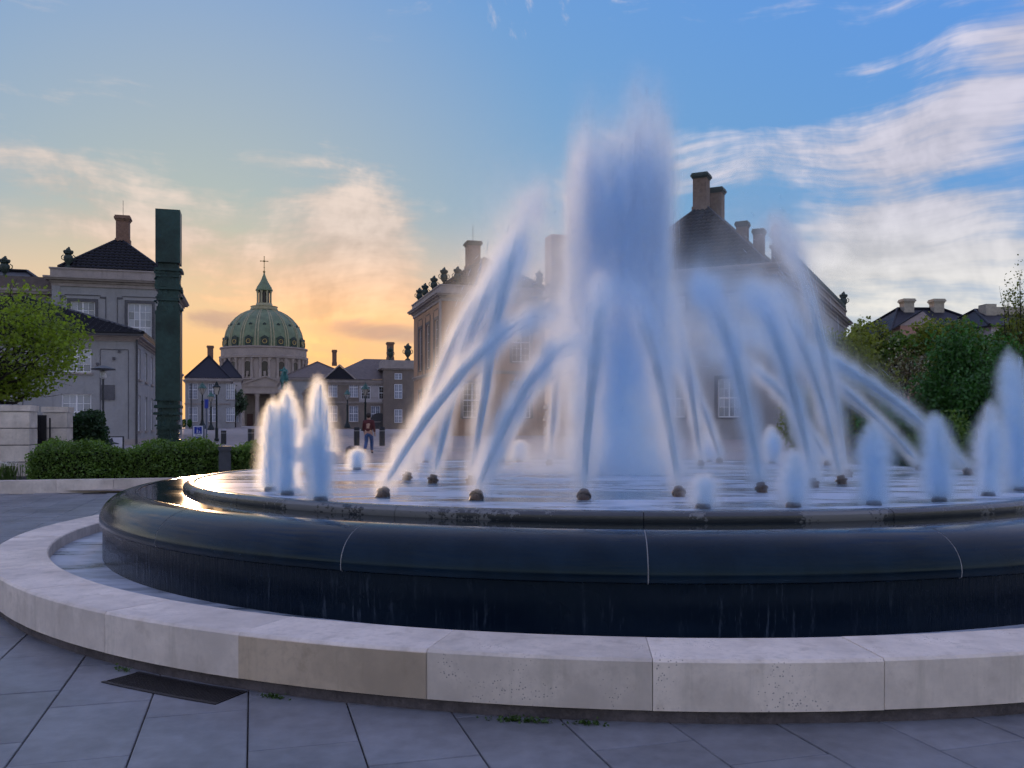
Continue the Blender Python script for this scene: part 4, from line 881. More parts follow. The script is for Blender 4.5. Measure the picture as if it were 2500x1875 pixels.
def hedge(name, label, u0, u1, v0, v1, z0, z1, n, size, mat, topcol=None, rough=.05):
    o = empty(name, bl((u0+u1)/2, (v0+v1)/2, z0), AX, label, 'hedge'); du, dv, dzz = (u1-u0)/2, (v1-v0)/2, z1-z0
    k = rng.integers(0, 4, n); P = np.empty((n, 3)); r = rng.random((n, 3))
    P[:, 0] = (r[:, 0]*2-1)*du; P[:, 1] = (r[:, 1]*2-1)*dv; P[:, 2] = r[:, 2]*dzz
    P[k == 0, 2] = dzz; P[k == 1, 1] = -dv; f = (k == 2) & (rng.random(n) < .35); P[f, 0] = du*np.sign(P[f, 0]); 
    lump = .10*np.sin(P[:, 0]*2.3+P[:, 1])+.07*np.sin(P[:, 0]*5.1+2)+.05*np.sin(P[:, 1]*6)
    P[:, 2] += lump*(P[:, 2]/dzz); P += rng.normal(0, rough, P.shape); P[:, 2] = np.maximum(P[:, 2], .01)
    edge = np.clip((np.abs(P[:, 0])/du-.9)*10, 0, 1); P[:, 2] *= 1-.25*edge
    put('foliage', leaves('foliage', P, rng.uniform(.6, 1.4, n)*size, mat), o)
    MB().box(-du*.94, du*.94, -dv*.82, dv*.82, 0, dzz*.86).build('shadow_core', M('hedge shadow wood', (.012, .018, .008), .9, .4, 8, .3), o); return o  # near-black solid box painted as the shadow inside the hedge
hedge('box_hedge', 'long low clipped box hedge behind the stone kerb', .55, 6.05, .55, 2.1, .27, 1.03, 26000, .07, HEDGE)
m_b = M('painted grey metal', (.05, .055, .065), .5, .2, 10, .05); 
t = px(474, 1155, 21.9); bo = MB().cbox(0, 0, 0, .29, .29, .62).cbox(0, 0, .62, .25, .25, .05).cbox(0, 0, .67, .31, .31, .11).build('bollard_light', m_b, None, bl(5.05, .36, .29), AX); tag(bo, 'square grey bollard light at the right end of the box hedge', 'bollard light')
# piers of pale courses with a dark gap between
def pier(label, u0, u1, v, z0, z1, courses):
    o = empty('stone_pier', bl((u0+u1)/2, v, z0), AX, label, 'gate pier'); h = (z1-z0-.16)/courses
    for k in range(courses): MB().box(-(u1-u0)/2, (u1-u0)/2, 0, .9, k*h+.012, (k+1)*h-.012).build('stone_course', LIME2, o)
    MB().box(-(u1-u0)/2+.03, (u1-u0)/2-.03, .03, .87, .0, z1-z0-.17).build('core', PLINTH, o)
    MB().box(-(u1-u0)/2-.03, (u1-u0)/2+.03, -.03, .93, z1-z0-.155, z1-z0).build('coping', LIME2, o); return o
def bu(xpx, v):                                           # bed u at photo column xpx, v metres behind the kerb
    t = (xpx-1250)/F; x0_, y0_ = -12.0-SA*v, 21.0+CA*v; return (t*y0_-x0_)/(CA-t*SA)
v1_, v2_ = 2.6, 4.6
pier('near stone pier of pale courses at the left edge', bu(-130, v1_), bu(72, v1_), v1_, .2, 2.12, 4)
pier('far stone pier of pale courses right of the dark gateway', bu(104, v2_), bu(163, v2_), v2_, .2, 2.12, 4)
g = MB().box(0, bu(112, 4.2)-bu(60, 4.2), 0, .12, .2, 1.88)
for k in range(5): g.box(.06+.14*k, .10+.14*k, -.03, 0, .25, 1.8)
tag(g.build('gap_panel', M('near black gap filler', (.008, .007, .012), .5, .2, 5, .1), None, bl(bu(60, 4.2), 4.2, 0), AX), 'near black gap filler panel between the two stone piers', 'gap panel')
hedge('yew_hedge', 'small dark clipped hedge between stone pier and lamp post', bu(165, 6.), bu(250, 6.), 6., 6.8, .3, 2.0-.17, 9000, .09, leafmat('yew leaf', (.03, .07, .03), .4, .3))
t = px(252, 1090, 30.)
lp_ = empty('garden_lamp', (t.x, t.y, gz(30)), 0, 'slim grey lamp post with flat disc head beside the dark clipped hedge', 'lamp post')
MB().tube([(0, 0, -.1), (0, 0, 2.95)], .035, 8).build('post', m_b, lp_); MB().lathe([(.05, 2.93), (.10, 2.98), (.10, 3.15), (.06, 3.2), (.001, 3.2)], 12).build('lamp_glass', FRAME, lp_); MB().lathe([(.001, 3.20), (.38, 3.23), (.38, 3.27), (.12, 3.36), (.001, 3.38)], 20).build('lamp_head', m_b, lp_, smooth=True)
# poster board
PW = M('poster white', (.62, .62, .68), .5, .05, 5, 0); PK = M('poster ink', (.03, .04, .06), .5, .2, 5, 0)
t = px(279, 1095, 33.); pb = empty('poster_board', (t.x, t.y, gz(33.)), R_(4), 'framed black and white poster board beyond the box hedge', 'poster')
MB().box(-.34, .34, 0, .05, .12, .95).build('frame', m_b, pb); MB().box(-.30, .29, -.012, -.002, .16, .91).build('poster', PW, pb)
ink = MB()
for poly in ([(-.30, .16), (-.12, .16), (-.08, .30), (-.16, .42), (-.10, .62), (-.02, .66), (.18, .66), (.18, .69), (-.02, .74), (-.07, .90), (-.18, .84), (-.30, .88)],
             [(-.10, .36), (.10, .36), (.07, .28), (.0, .28), (.12, .24), (.14, .40), (.06, .46), (.02, .56), (-.02, .52), (.0, .44), (-.10, .40)], [(.10, .17), (.22, .17), (.16, .25)]):
    ink.extr_y(poly, -.018, -.013)
ink.build('print', PK, pb); MB().cbox(-.3, .03, -.1, .05, .05, .3).cbox(.3, .03, -.1, .05, .05, .3).build('foot', m_b, pb)
# spring flowers at the left edge
fl = empty('narcissus_clump', bl(bu(14, .9), .9, .27), 0, 'clump of white flowers at the left end of the box hedge', 'flowers')
P = rng.normal(0, 1, (140, 3)); P[:, :2] *= .14; n = 140; t_ = np.linspace(0, 1, 3)[None]
Pt = np.stack([P[:, 0:1]+t_*rng.normal(0, .05, (n, 1)), P[:, 1:2]+0*t_, rng.uniform(.25, .42, n)[:, None]*t_], 2)
tag(put('stems', strands('stems', Pt, np.full((n, 3), .006), HEDGE), fl), kind='stuff'); PF = np.stack([rng.normal(0, .16, 130), rng.normal(0, .1, 130), .40+rng.normal(0, .03, 130)], 1)
tag(put('petals', leaves('petals', PF, rng.uniform(.04, .06, 130), M('white petal', (.7, .68, .6), .6, .1, 5, 0)), fl), kind='stuff')

# ------------------------------------------------------------------ trees
def branch_tree(name, label, loc, cat, trunk_h, trunk_r, crown_c, crown_r, nb, nl, lsize, lmat, bias=None, twigs=3, group=None, up=.5, bark=None):
    """trunk, limbs that fork into twigs, leaves hung round the twig ends; crown_c/crown_r an ellipsoid in the tree's space"""
    o = empty(name, loc, 0, label, cat, group); bark = bark or BARK; cc, cr = np.array(crown_c, float), np.array(crown_r, float)
    MB().tube([(0, 0, -.2), (.03, .02, trunk_h*.5), (0, 0, trunk_h)], [trunk_r*1.25, trunk_r, trunk_r*.8], 9).build('trunk', bark, o, smooth=True)
    mb = MB(); ends = []
    for k in range(nb):
        dvec = rng.normal(size=3); dvec[2] = dvec[2]*.7+up*.3; dvec /= np.linalg.norm(dvec); tip = cc+cr*dvec*rng.uniform(.55, 1.0)
        b0 = np.array([0, 0, trunk_h*rng.uniform(.75, 1.0)]); mid = (b0+tip)/2+rng.normal(0, .10, 3)*cr+np.array([0, 0, -.10*cr[2]])
        mb.tube([b0, b0*.55+mid*.45+rng.normal(0, .03, 3)*cr, mid, mid*.4+tip*.6+rng.normal(0, .05, 3)*cr, tip], [trunk_r*.42, trunk_r*.32, trunk_r*.22, trunk_r*.13, trunk_r*.05], 5)
        for j in range(twigs):
            f = rng.uniform(.3, .95); s0 = mid*(1-f)+tip*f; e = s0+np.clip(rng.normal(0, .24, 3), -.36, .36)*cr+np.array([0, 0, .10*cr[2]*up]); mb.tube([s0, (s0+e)/2+rng.normal(0, .04, 3)*cr, e], [trunk_r*.10, trunk_r*.06, trunk_r*.02], 4); ends += [e, (s0+e)/2]
        ends.append(tip)
    tag(mb.build('branches', bark, o, smooth=True), kind='stuff')
    E_ = np.array(ends); idx = rng.integers(0, len(E_), nl); P = E_[idx]+rng.normal(0, .10, (nl, 3))*cr
    q = (P-cc)/cr; ok = np.linalg.norm(q, axis=1) < 1.12
    if bias is not None: ok &= rng.random(nl) < bias(P, q)
    P = P[ok]; put('crown', leaves('crown', P, rng.uniform(.6, 1.35, len(P))*lsize, lmat, .2, .75), o); return o
Yt = 26.5; t = px(-60, 1038, Yt)
branch_tree('pollarded_tree', 'pollarded tree with dark twigs and fresh green leaves at the left edge', (t.x, t.y, .27), 'tree', 2.6, .17, (.25, 0, 3.9), (2.95, 2.3, 1.75), 70, 48000, .115, LEAF,
            lambda P, q: np.clip(.035+1.25*np.clip(q[:, 0]-.22, 0, 1)+.75*np.clip(-q[:, 2]-.35, 0, 1)*1.6, .03, 1), 5)
# right-hand grove: pleached limes behind, shrubs in front, a poplar at the edge
OLIVE = leafmat('olive leaf', (.18, .21, .035), .4, .4); DEEP = leafmat('deep evergreen leaf', (.045, .14, .028), .45, .3); RED = leafmat('reddish young leaf', (.11, .085, .045), .4, .4); BLOS = leafmat('pale blossom leaf', (.34, .34, .26), .35, .3); YEL = leafmat('yellow green poplar leaf', (.14, .16, .03), .35, .4)
for k, (x, lab) in enumerate(((2085, 'pleached lime with bare twigs nearest the oblique palace'), (2190, 'pleached lime in front of the small pink dormer'), (2300, 'pleached lime below the twin pale chimneys'), (2405, 'pleached lime left of the poplar, below the rooftop box'), (2510, 'pleached lime at the right edge behind the poplar'))):
    t = px(x, 1038, 37.); branch_tree('pleached_tree', lab, (t.x, t.y, .2), 'tree', 3.2, .16, (0, 0, 4.45 if k != 1 else 4.0), (1.5, 1.1, 1.5 if k != 1 else 1.3), 38, 7000, .15, OLIVE if k % 2 == 0 else HEDGE, None, 4, 'pleached limes along the garden', .9)
def shrub(label, x, ytop, ybot, wpx, Y, n, size, mat, mat2=None, n2=0, name='shrub'):
    t = px(x, ybot, Y); top = px(x, ytop, Y).z; z0 = 0.; R = wpx/F*Y/2; H = top-z0
    o = empty(name, (t.x, t.y, 0), 0, label, 'shrub'); mb = MB()
    for k in range(14):
        a = rng.uniform(0, 6.28); e = np.array([math.cos(a)*R*rng.uniform(.2, .8), math.sin(a)*R*rng.uniform(.2, .8), H*rng.uniform(.55, .95)]); mb.tube([(e[0]*.1, e[1]*.1, -.05), e*.5+rng.normal(0, .1, 3), e], [.05, .03, .01], 5)
    tag(mb.build('stems', BARK, o), kind='stuff')
    def cloud(n):
        nc = 40; c = rng.normal(size=(nc, 3)); c /= np.linalg.norm(c, axis=1, keepdims=True); c *= rng.uniform(.45, .92, (nc, 1)); c = c*np.array([R, R*.85, H*.5])+np.array([0, 0, H*.52])
        P = c[rng.integers(0, nc, n)]+rng.normal(0, 1, (n, 3))*np.array([R*.19, R*.17, H*.075]); P[:, 2] = np.clip(P[:, 2], .03, H*1.04); return P
    put('foliage', leaves('foliage', cloud(n), rng.uniform(.6, 1.4, n)*size, mat), o)
    if mat2: put('blossom', leaves('blossom', cloud(n2), rng.uniform(.6, 1.3, n2)*size, mat2), o)
    return o
shrub('olive green rounded shrub behind the rightmost arching jets', 2085, 815, 1130, 190, 31., 9000, .12, OLIVE)
shrub('thin reddish shrub with pale blossom in the gap between green shrubs', 2215, 840, 1130, 150, 32., 3000, .11, RED, BLOS, 1500)
shrub('tall deep green evergreen shrub left of the poplar', 2340, 800, 1130, 190, 29., 11000, .12, DEEP)
shrub('broad deep green evergreen shrub at the right edge', 2445, 830, 1130, 200, 27.5, 11000, .12, DEEP)
shrub('low dark shrub below the reddish shrub', 2180, 985, 1135, 170, 27., 6000, .11, DEEP)
shrub('low dark evergreen mound beside the pool at right', 2290, 1010, 1140, 170, 25.5, 6000, .10, HEDGE)
shrub('low leafy shrub behind the warm arching jet', 1985, 930, 1130, 150, 30., 6000, .11, OLIVE)
t = px(2492, 1038, 30.)
po_ = branch_tree('poplar_tree', 'slender poplar with sparse upright twigs at the right edge', (t.x, t.y, 0), 'tree', 2.0, .12, (0, 0, 4.3), (.62, .6, 3.6), 26, 5200, .085, YEL, lambda P, q: np.clip(1.0-.62*(q[:, 2]+1)*.5, .12, 1), 3, None, 1.2)

# ------------------------------------------------------------------ houses beyond the grove
def house(name, label, xa, xb, Y, zt, zr, wall, roof, rx=(.28, .72), depth=12):
    A, B = px(xa, HZ, Y), px(xb, HZ, Y); r = empty(name, (A.x, Y, 0), R_(3), label, 'house'); w = B.x-A.x
    block(r, 0, w, 0, depth, .2, zt, {'front': [(w*(k+.5)/4, zt-2.6, 1.2, 1.6, 4, 3) for k in range(4)]}, wall, fine=False)
    hip_roof(r, 0, w, 0, depth, zt, zr, .4, roof, rx=(w*rx[0], w*rx[1]), tiled=False); return r, w
Yh = 92.; zf = lambda y: CAMH+(HZ-y)/F*Yh
r, w = house('roofed_house', 'house with dark hipped roof and two pale chimneys beyond the pleached limes', 2178, 2460, Yh, zf(812), zf(738)+.1, WALLP, ROOFN, (.30, .72))
for x in (2273, 2351): chimney(r, (x-2178)/F*Yh*1.02+.3, 5.6, zf(738)-1.2, zf(711), 1.1, 1.1, CHIMP, CHIMP)
Yd = 80.; A = px(2198, HZ, Yd); zd = lambda y: CAMH+(HZ-y)/F*Yd
r = empty('dormer_house', (A.x, Yd, 0), R_(-14), 'small pink gabled house peeping over the pleached limes', 'house'); w = 82/F*Yd
MB().box(0, w, 0, 5, .3, zd(795)).build('wall', M('pink plaster', (.42, .24, .18), .8, .1, 2, .1), r)
MB().extr_y([(-.1, zd(795)), (w+.1, zd(795)), (w*.62, zd(762))], -.05, 5.05).build('gable', M('pale pink gable', (.36, .30, .29), .8, .1, 2, .1), r)
MB().add([(-.2, -.15, zd(797)), (w*.62, -.15, zd(760)), (w*.62, 5.2, zd(760)), (-.2, 5.2, zd(797)), (-.2, -.15, zd(794)), (w*.62, -.15, zd(757)), (w*.62, 5.2, zd(757)), (-.2, 5.2, zd(794))], [(0, 1, 2, 3), (7, 6, 5, 4), (0, 4, 5, 1), (3, 2, 6, 7), (0, 3, 7, 4), (1, 5, 6, 2)]).build('roof', ROOFN, r)
r, w = house('roofed_house', 'long dark roofed house with rooftop boxes at the right edge', 2420, 2800, Yh-4, zf(805), zf(752), WALLP, ROOFN, (.12, .9))
MB().cbox(2.3, 4.5, zf(772), 1.1, 1.4, zf(742)-zf(772)).build('chimney', CHIMP, r); MB().box(2.9, 7.4, 4.2, 6.5, zf(772), zf(748)).build('roof_box', CHIMP, r)
MB().box(2.2+5.3, 2.2+8.9, 3.5, 6.5, zf(772), zf(727)).build('roof_box', WALLP, r); MB().tube([(6.9, 4.5, zf(760)), (6.9, 4.5, zf(735))], .12, 6).build('flue', LEADM, r); MB().tube([(9.3, 4.5, zf(727)), (9.3, 4.5, zf(716))], .03, 4).tube([(8.8, 4.5, zf(720)), (9.6, 4.5, zf(720))], .03, 4).build('aerial', LEADM, r)
for q in (6.0, 9.5): MB().box(q, q+1.6, .8, 3, zf(795), zf(781)).build('dormer_window', PANED, r)

# ------------------------------------------------------------------ street furniture on the square
IRON = M('dark cast iron', (.012, .02, .02), .5, .3, 6, .1, metal=.2); GREENI = M('verdigris lantern copper', (.05, .13, .11), .5, .3, 6, .1); GLASS = m_pane('lantern glass', (.45, .42, .36), (.5, .48, .42))
def lantern_post(x, ytop, ybase, Y, label, square_=False):
    base_ = px(x, ybase, Y); H = (ybase-ytop)/F*Y; o = empty('street_lantern', (base_.x, Y, base_.z), AX, label, 'street lamp', 'old lanterns round the square'); s = H/4.6
    if square_:
        MB().lathe([(.001, 0), (.17, 0), (.17, .35), (.11, .42), (.11, 1.1), (.07, 1.2), (.055, 3.5), (.07, 3.62), (.001, 3.62)], 8).xf(Matrix.Scale(s, 4)).build('post', IRON, o, smooth=True)
        hd = MB().lathe([(.16, 3.62), (.30, 4.15)], 4, a0=R_(45)).lathe([(.001, 3.62), (.16, 3.62)], 4, a0=R_(45)).xf(Matrix.Scale(s, 4)).build('lamp_glass', GLASS, o)
        MB().lathe([(.40, 4.15), (.40, 4.2), (.20, 4.3), (.14, 4.45), (.09, 4.55), (.001, 4.6)], 4, a0=R_(45)).xf(Matrix.Scale(s, 4)).build('lamp_roof', IRON, o)
    else:
        MB().lathe([(.001, 0), (.42, 0), (.42, .15), (.30, .40), (.18, .62), (.11, .95), (.10, 2.6), (.15, 2.65), (.07, 2.8), (.06, 3.35), (.001, 3.35)], 10).xf(Matrix.Scale(s, 4)).build('post', IRON, o, smooth=True)
        MB().lathe([(.10, 3.35), (.36, 3.95)], 6).lathe([(.001, 3.35), (.10, 3.35)], 6).xf(Matrix.Scale(s, 4)).build('lamp_glass', GLASS, o)
        MB().lathe([(.42, 3.95), (.40, 4.02), (.22, 4.25), (.16, 4.4), (.05, 4.45), (.03, 4.6), (.001, 4.62)], 6).xf(Matrix.Scale(s, 4)).build('lamp_roof', GREENI, o)
    bars = MB(); n = 4 if square_ else 6; r0, r1, z0, z1 = (.16, .30, 3.62, 4.15) if square_ else (.10, .36, 3.35, 3.95)
    for k in range(n): a = 2*math.pi*k/n+(R_(45) if square_ else 0); bars.tube([(r0*math.cos(a)*s, r0*math.sin(a)*s, z0*s), (r1*math.cos(a)*s*1.02, r1*math.sin(a)*s*1.02, z1*s)], .02*s, 4)
    tag(bars.build('lamp_bars', IRON, o), kind='stuff'); return o
lantern_post(494, 932, 1035+12, 100., 'green roofed lantern nearest the bronze pillar on the square'); lantern_post(515, 955, 1050, 125., 'green roofed lantern behind the slim road sign')
lantern_post(529, 931, 1083, 62., 'tall plain lantern with pale glass right of the slim road sign', True)
lantern_post(848, 950, 1045, 118., 'small dark lantern in front of the gabled brown palace'); lantern_post(892, 934, 1052, 96., 'green roofed lantern behind the walking person')
# statue of a rider in the middle of the square
def skin(name, verts, edges, radii, mat, parent=None, loc=(0, 0, 0), rot=None, sub=1):
    me = bpy.data.meshes.new(name); me.from_pydata(verts, edges, []); o = bpy.data.objects.new(name, me); COL.objects.link(o)
    md = o.modifiers.new('skin', 'SKIN'); md.use_smooth_shade = True
    for i, sv in enumerate(me.skin_vertices[0].data): r_ = radii[i]; sv.radius = (r_, r_) if not hasattr(r_, '__len__') else r_; sv.use_root = (i == 0)
    o.modifiers.new('sub', 'SUBSURF').levels = sub
    dg = bpy.context.evaluated_depsgraph_get(); m2 = bpy.data.meshes.new_from_object(o.evaluated_get(dg)); m2.name = name; bpy.data.objects.remove(o)
    m2.materials.clear(); m2.materials.append(mat); m2.shade_smooth(); return put(name, m2, parent, loc, rot)
Ys = 170.; t = px(694, 1038, Ys); st = empty('rider_statue', (t.x, Ys, gz(Ys)), AX, 'green bronze statue of a rider on a high pedestal before the church', 'statue')
MB().box(-1.5, 1.5, -2.6, 2.6, 0, .8).box(-1.2, 1.2, -2.2, 2.2, .8, 6.6).box(-1.45, 1.45, -2.5, 2.5, 6.6, 7.2).build('pedestal', CORN, st)
BRG = M('bright verdigris bronze', (.04, .17, .16), .55, .3, 1.5, .15)
hv = [(0, 1.3, 2.25), (0, .4, 2.15), (0, -.5, 2.2), (0, -1.2, 2.4), (0, -1.7, 3.1), (0, -2.0, 3.55), (0, -2.5, 3.25), (.35, 1.45, 1.5), (.35, 1.3, .9), (.35, 1.5, 0), (-.35, 1.5, 1.5), (-.35, 1.7, .9), (-.35, 1.6, 0), (.33, -1.3, 1.5), (.33, -1.35, .8), (.33, -1.25, 0), (-.33, -1.5, 1.6), (-.33, -2.0, 1.25), (-.33, -1.85, .6), (0, 1.75, 2.1), (0, 2.05, 1.3)]
he = [(0, 1), (1, 2), (2, 3), (3, 4), (4, 5), (5, 6), (0, 7), (7, 8), (8, 9), (0, 10), (10, 11), (11, 12), (3, 13), (13, 14), (14, 15), (3, 16), (16, 17), (17, 18), (0, 19), (19, 20)]
skin('horse', hv, he, [.55, .55, .55, .5, .32, .26, .16, .28, .14, .13, .28, .14, .13, .24, .13, .12, .24, .13, .12, .14, .10], BRG, st, (0, 0, 7.2))
rv = [(0, .1, 2.9), (0, .08, 3.4), (0, .05, 3.85), (0, .02, 4.1), (0, 0, 4.45), (.5, -.1, 2.75), (.62, -.35, 2.0), (.62, -.2, 1.4), (-.5, -.1, 2.75), (-.62, -.35, 2.0), (-.62, -.2, 1.4), (.42, .05, 3.8), (.6, -.2, 3.3), (.45, -.7, 3.2), (-.42, .05, 3.8), (-.75, -.4, 3.6), (-.85, -.9, 3.9)]
skin('rider', rv, [(0, 1), (1, 2), (2, 3), (3, 4), (0, 5), (5, 6), (6, 7), (0, 8), (8, 9), (9, 10), (2, 11), (11, 12), (12, 13), (2, 14), (14, 15), (15, 16)], [.36, .34, .32, .14, .23, .25, .17, .12, .25, .17, .12, .17, .12, .09, .17, .12, .09], BRG, st, (0, 0, 7.2))
# bollards
BOL = M('charcoal bollard paint', (.022, .025, .03), .5, .2, 8, .05); STRIP = M('steel band', (.35, .35, .38), .35, .1, 8, .02, metal=.6)
for x, y0b, y1b, lab in ((546, 1049, 1089, 'round charcoal bollard nearest the box hedge'), (613, 1047, 1096, 'round charcoal bollard left of the group of three jets'), (722, 1046, 1090, 'round charcoal bollard behind the group of three jets'), (810, 1045, 1090, 'round charcoal bollard just right of the three jets'), (871, 1043, 1086, 'round charcoal bollard left of the walking person'), (933, 1043, 1086, 'round charcoal bollard right of the walking person')):
    Y = F*1.0/(y1b-y0b); b0 = px(x, y1b, Y); o = empty('bollard', b0, 0, lab, 'bollard', 'charcoal bollards across the street')
    MB().lathe([(.001, -.05), (.16, -.05), (.16, .97), (.001, .985)], 16).build('post', BOL, o, smooth=True); MB().lathe([(.163, .78), (.163, .81)], 16).build('band', STRIP, o); MB().lathe([(.165, .93), (.168, .97), (.15, 1.0), (.001, 1.0)], 16).build('cap', STRIP if x == 546 else BOL, o)
t = px(858, 1119, 36.); tag(MB().lathe([(.001, -.05), (.24, -.05), (.24, .34), (.20, .44), (.10, .50), (.001, .515)], 16).build('stone_bollard', M('brown granite', (.13, .105, .10), .7, .25, 10, .2), None, t, smooth=True), 'squat brown stone bollard behind the small low jet', 'bollard')
# pedestrian zone sign
BLUE = M('sign blue', (.01, .035, .30), .4, .08, 5, 0); SW_ = M('sign white', (.62, .64, .72), .4, .05, 5, 0); GREY = M('sign post grey', (.10, .12, .17), .5, .1, 5, 0); NAVY = M('sign lettering', (.02, .03, .08), .5, .05, 5, 0)
Yz = 34.; zc0 = px(484, 1100, Yz); sg = empty('zone_sign', (zc0.x, Yz, gz(Yz)), R_(2), 'blue and white pedestrian zone sign above the box hedge', 'sign'); u = Yz/F
zb = lambda y: CAMH-(y-HZ)*u-gz(Yz)
MB().box(-14*u, 14*u, 0, .08, 0, zb(1038)).build('panel', GREY, sg)
MB().box(-12*u, 11.5*u, -.012, -.002, zb(1065.5), zb(1039.5)).build('white_plate', SW_, sg); MB().box(-9.2*u, 8.8*u, -.022, -.013, zb(1059), zb(1042)).build('blue_field', BLUE, sg)
MB().box(-12.5*u, 11.5*u, -.012, -.002, zb(1078), zb(1067)).build('lower_plate', SW_, sg); MB().box(-11.8*u, 10.8*u, -.022, -.013, zb(1077.2), zb(1067.8)).build('lower_field', BLUE, sg)
pc = MB()                                                 # adult and child
def fig(cx_, z0, h):
    pc.extr_y([(cx_-.055*h, z0+.80*h), (cx_+.055*h, z0+.80*h), (cx_+.06*h, z0+.93*h), (cx_, z0+h), (cx_-.06*h, z0+.93*h)], -.030, -.023)
    pc.extr_y([(cx_-.13*h, z0+.42*h), (cx_+.13*h, z0+.42*h), (cx_+.16*h, z0+.74*h), (cx_-.16*h, z0+.74*h)], -.030, -.023)
    pc.extr_y([(cx_-.22*h, z0), (cx_-.10*h, z0), (cx_+.02*h, z0+.418*h), (cx_-.12*h, z0+.418*h)], -.030, -.023); pc.extr_y([(cx_+.10*h, z0), (cx_+.22*h, z0), (cx_+.12*h, z0+.418*h), (cx_+.03*h, z0+.418*h)], -.030, -.023)
fig(-1.6*u, zb(1057.6), 10*u); fig(3.6*u, zb(1057.6), 6.6*u); pc.build('pictogram', SW_, sg)
def text(body, size, loc, mat, parent, rot=(R_(90), 0, 0)):
    c = bpy.data.curves.new('lettering', 'FONT'); c.body = body; c.size = size; c.align_x = 'CENTER'; c.align_y = 'CENTER'; c.extrude = .002; o = bpy.data.objects.new('lettering', c); COL.objects.link(o)
    dg = bpy.context.evaluated_depsgraph_get(); me = bpy.data.meshes.new_from_object(o.evaluated_get(dg)); bpy.data.objects.remove(o); me.materials.clear(); me.materials.append(mat); return put('lettering', me, parent, loc, rot)
text('Zone', 6.2*u, (-.3*u, -.016, zb(1062.3)), NAVY, sg); text('Gågade', 2.6*u, (-.3*u, -.026, zb(1044.2)), SW_, sg); text('Privat', 4.2*u, (-.4*u, -.026, zb(1070.4)), SW_, sg); text('område', 3.4*u, (-.4*u, -.026, zb(1074.6)), SW_, sg)
t = px(504, 1090, 40.); rs_ = empty('road_sign', (t.x, 40., gz(40.)), 0, 'slim grey post with narrow blue sign beside the zone sign', 'sign'); u = 40./F; zt = CAMH+(HZ-975)*u-gz(40.)
MB().tube([(0, 0, 0), (0, 0, zt)], .035, 8).build('post', GREY, rs_); MB().tube([(0, 0, zt-22*u), (0, 0, zt)], .085, 12).build('sign_tube', BLUE, rs_)
# topiary and urns by the far palace
for x, lab in ((449, 'clipped dark bay ball by the far palace, left of the pair'), (463, 'clipped dark bay ball by the far palace, right of the pair')):
    t = px(x, 1052, 150.); o = empty('bay_tree', (t.x, 150., gz(150.)), 0, lab, 'tree', 'clipped bay trees'); MB().tube([(0, 0, 0), (0, 0, .5)], .06, 6).build('trunk', BARK, o)
    q = rng.normal(size=(900, 3)); q /= np.linalg.norm(q, axis=1, keepdims=True); put('crown', leaves('crown', q*rng.uniform(.5, .72, (900, 1))*np.array([.55, .55, 1.0])+np.array([0, 0, .95]), rng.uniform(.12, .2, 900), DEEP), o)
t = px(574, 1038, 205.); branch_tree('street_tree', 'small green tree beside the church portico', (t.x, t.y, 1.0), 'tree', 3.5, .2, (0, 0, 6.2), (2.6, 2.2, 3.6), 20, 2600, .42, leafmat('hazy green leaf', (.06, .10, .06), .3, .3), None, 3)
# ------------------------------------------------------------------ the walking person
SKIN = M('skin', (.45, .27, .20), .6, .08, 10, 0); TOPM = M('dark red jacket', (.09, .02, .022), .8, .2, 12, .1); JEAN = M('blue jeans', (.03, .075, .20), .8, .2, 12, .1); HAIR = M('dark brown hair', (.025, .014, .01), .6, .3, 30, .2); SHOE = M('dark shoe', (.02, .02, .025), .6, .2, 10, .05)
Yw = 40.; t = px(900, 1107, Yw); pe = empty('person', (t.x, Yw, t.z), R_(-6), 'person in dark red jacket and blue jeans walking away across the square', 'person', None)
bv = [(0, 0, .95), (0, .01, 1.10), (0, .0, 1.28), (0, .0, 1.42), (0, .02, 1.50), (0, .03, 1.58), (0, .02, 1.68),
      (.10, 0, .90), (.11, .14, .50), (.11, .12, .09), (.11, .24, .04), (-.10, 0, .90), (-.11, .02, .50), (-.11, -.24, .14), (-.11, -.16, .04),
      (.19, 0, 1.41), (.25, -.06, 1.14), (.26, .05, .92), (.26, .08, .84), (-.19, 0, 1.41), (-.25, .08, 1.15), (-.25, .20, .95), (-.25, .24, .87)]
be = [(0, 1), (1, 2), (2, 3), (3, 4), (4, 5), (5, 6), (0, 7), (7, 8), (8, 9), (9, 10), (0, 11), (11, 12), (12, 13), (13, 14), (3, 15), (15, 16), (16, 17), (17, 18), (3, 19), (19, 20), (20, 21), (21, 22)]
br = [.16, .15, .17, .13, .06, .09, .095, .105, .068, .05, .04, .105, .068, .05, .04, .075, .055, .04, .035, .075, .055, .04, .035]
body = skin('body', bv, be, br, SKIN, pe, sub=2)
jk = skin('jacket', [(0, 0, .90), (0, .01, 1.10), (0, 0, 1.28), (0, 0, 1.42), (0, .02, 1.49), (.19, 0, 1.41), (.25, -.06, 1.14), (.26, .05, .94), (-.19, 0, 1.41), (-.25, .08, 1.15), (-.25, .19, .97)], [(0, 1), (1, 2), (2, 3), (3, 4), (3, 5), (5, 6), (6, 7), (3, 8), (8, 9), (9, 10)], [(.20, .16), (.19, .15), (.20, .16), (.15, .13), .08, .09, .07, .055, .09, .07, .055], TOPM, pe, sub=2)
skin('jeans', [(0, 0, .98), (0, 0, .92), (.10, 0, .86), (.11, .14, .50), (.11, .12, .12), (-.10, 0, .86), (-.11, .02, .50), (-.11, -.23, .17)], [(0, 1), (1, 2), (2, 3), (3, 4), (1, 5), (5, 6), (6, 7)], [(.17, .14), (.17, .14), .12, .085, .07, .12, .085, .07], JEAN, pe, sub=2)
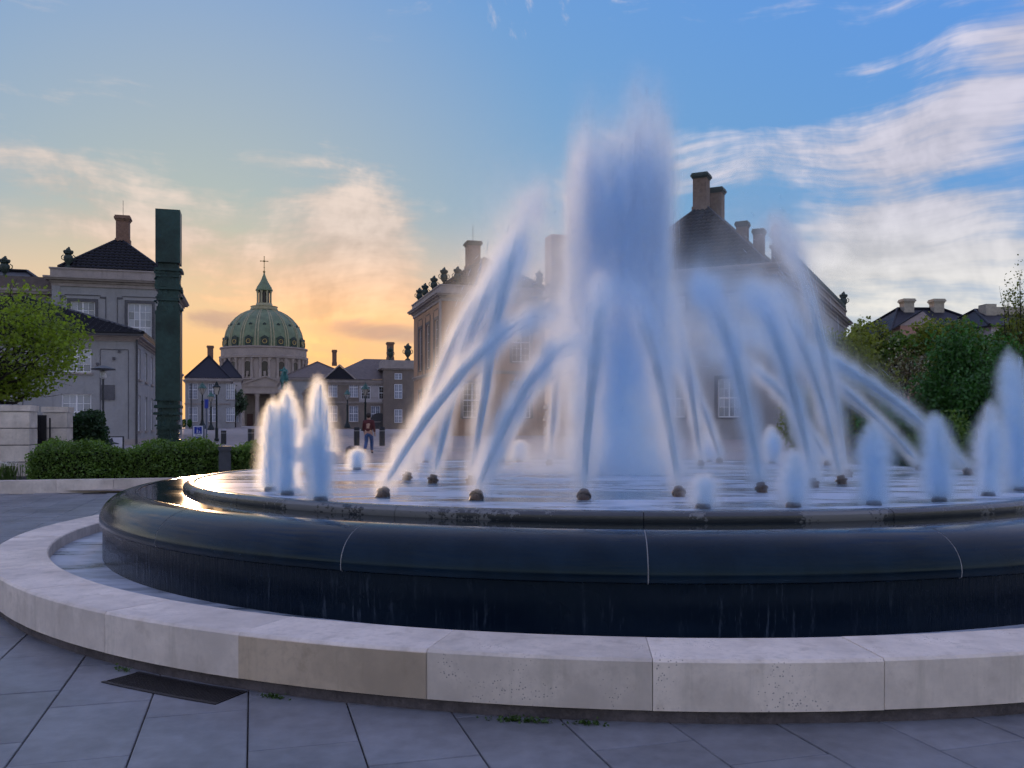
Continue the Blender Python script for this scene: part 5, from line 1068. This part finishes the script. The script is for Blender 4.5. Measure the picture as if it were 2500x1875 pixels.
hm = MB().sphere((0, .0, 1.69), .118, 12, 8, .95, 1.05, 1.1); hm.build('hair', HAIR, pe, smooth=True)
for s, y, z in ((.11, .19, 0.), (-.11, -.20, .06)): MB().sphere((s, y, z+.045), .06, 8, 6, .8, 2.1, .75).build('shoe', SHOE, pe, smooth=True)
for s, p0 in ((1, (.26, .08, .84)), (-1, (-.25, .24, .87))):
    for k in range(5): MB().tube([p0, (p0[0]+(.012*(k-2)), p0[1]+.02+.008*k, p0[2]-.05), (p0[0]+.012*(k-2), p0[1]+.03, p0[2]-.085+.008*abs(k-2))], [.012, .010, .007], 5).build('finger', SKIN, pe)
# ------------------------------------------------------------------ drain grate and weeds at the basin's foot
ga, gb_ = R_(-121.4), R_(-113.9)
gr = empty('drain_grate', FC, 0, 'dark iron drain grate in the paving at the foot of the basin', 'grate')
MB().ring_seg([(7.14, -.005), (7.14, .006), (7.165, .006), (7.165, -.005)], 10, ga, gb_).ring_seg([(7.385, -.005), (7.385, .006), (7.41, .006), (7.41, -.005)], 10, ga, gb_).build('frame', BLACKM, gr)
MB().ring_seg([(7.165, -.006), (7.165, .0025), (7.385, .0025), (7.385, -.006)], 10, ga, gb_).build('pit', M('drain shadow', (.006, .005, .006), .9, .2, 5, 0), gr)  # near-black plate painted as the shadow down in the drain
bmesh_ = MB().box(7.165, 7.385, -.004, .004, .0, .0055).mesh('bar', BLACKM)
for k in range(46): put('bar', bmesh_, gr, (0, 0, 0), ga+(gb_-ga)*(k+.5)/46)
MOSS = leafmat('weed leaf', (.05, .10, .02), .4, .3)
for a, n, lab in ((-112.2, 80, 'tuft of weeds at the basin foot beside the drain grate'), (-100.0, 200, 'widest tuft of weeds at the basin foot below the pitted block'), (-97.2, 60, 'small tuft of weeds at the basin foot right of the widest one'), (-122.4, 40, 'sprig of weeds at the basin foot left of the drain grate')):
    a = R_(a); P = np.stack([7.16+np.abs(rng.normal(0, .02, n)), rng.normal(0, .05 if n < 200 else .09, n), np.abs(rng.normal(0, .012, n))+.003], 1)
    o = empty('weed_tuft', FC, a, lab, 'weeds'); tag(put('leaves', leaves('leaves', P, rng.uniform(.012, .03, n), MOSS), o), kind='stuff')
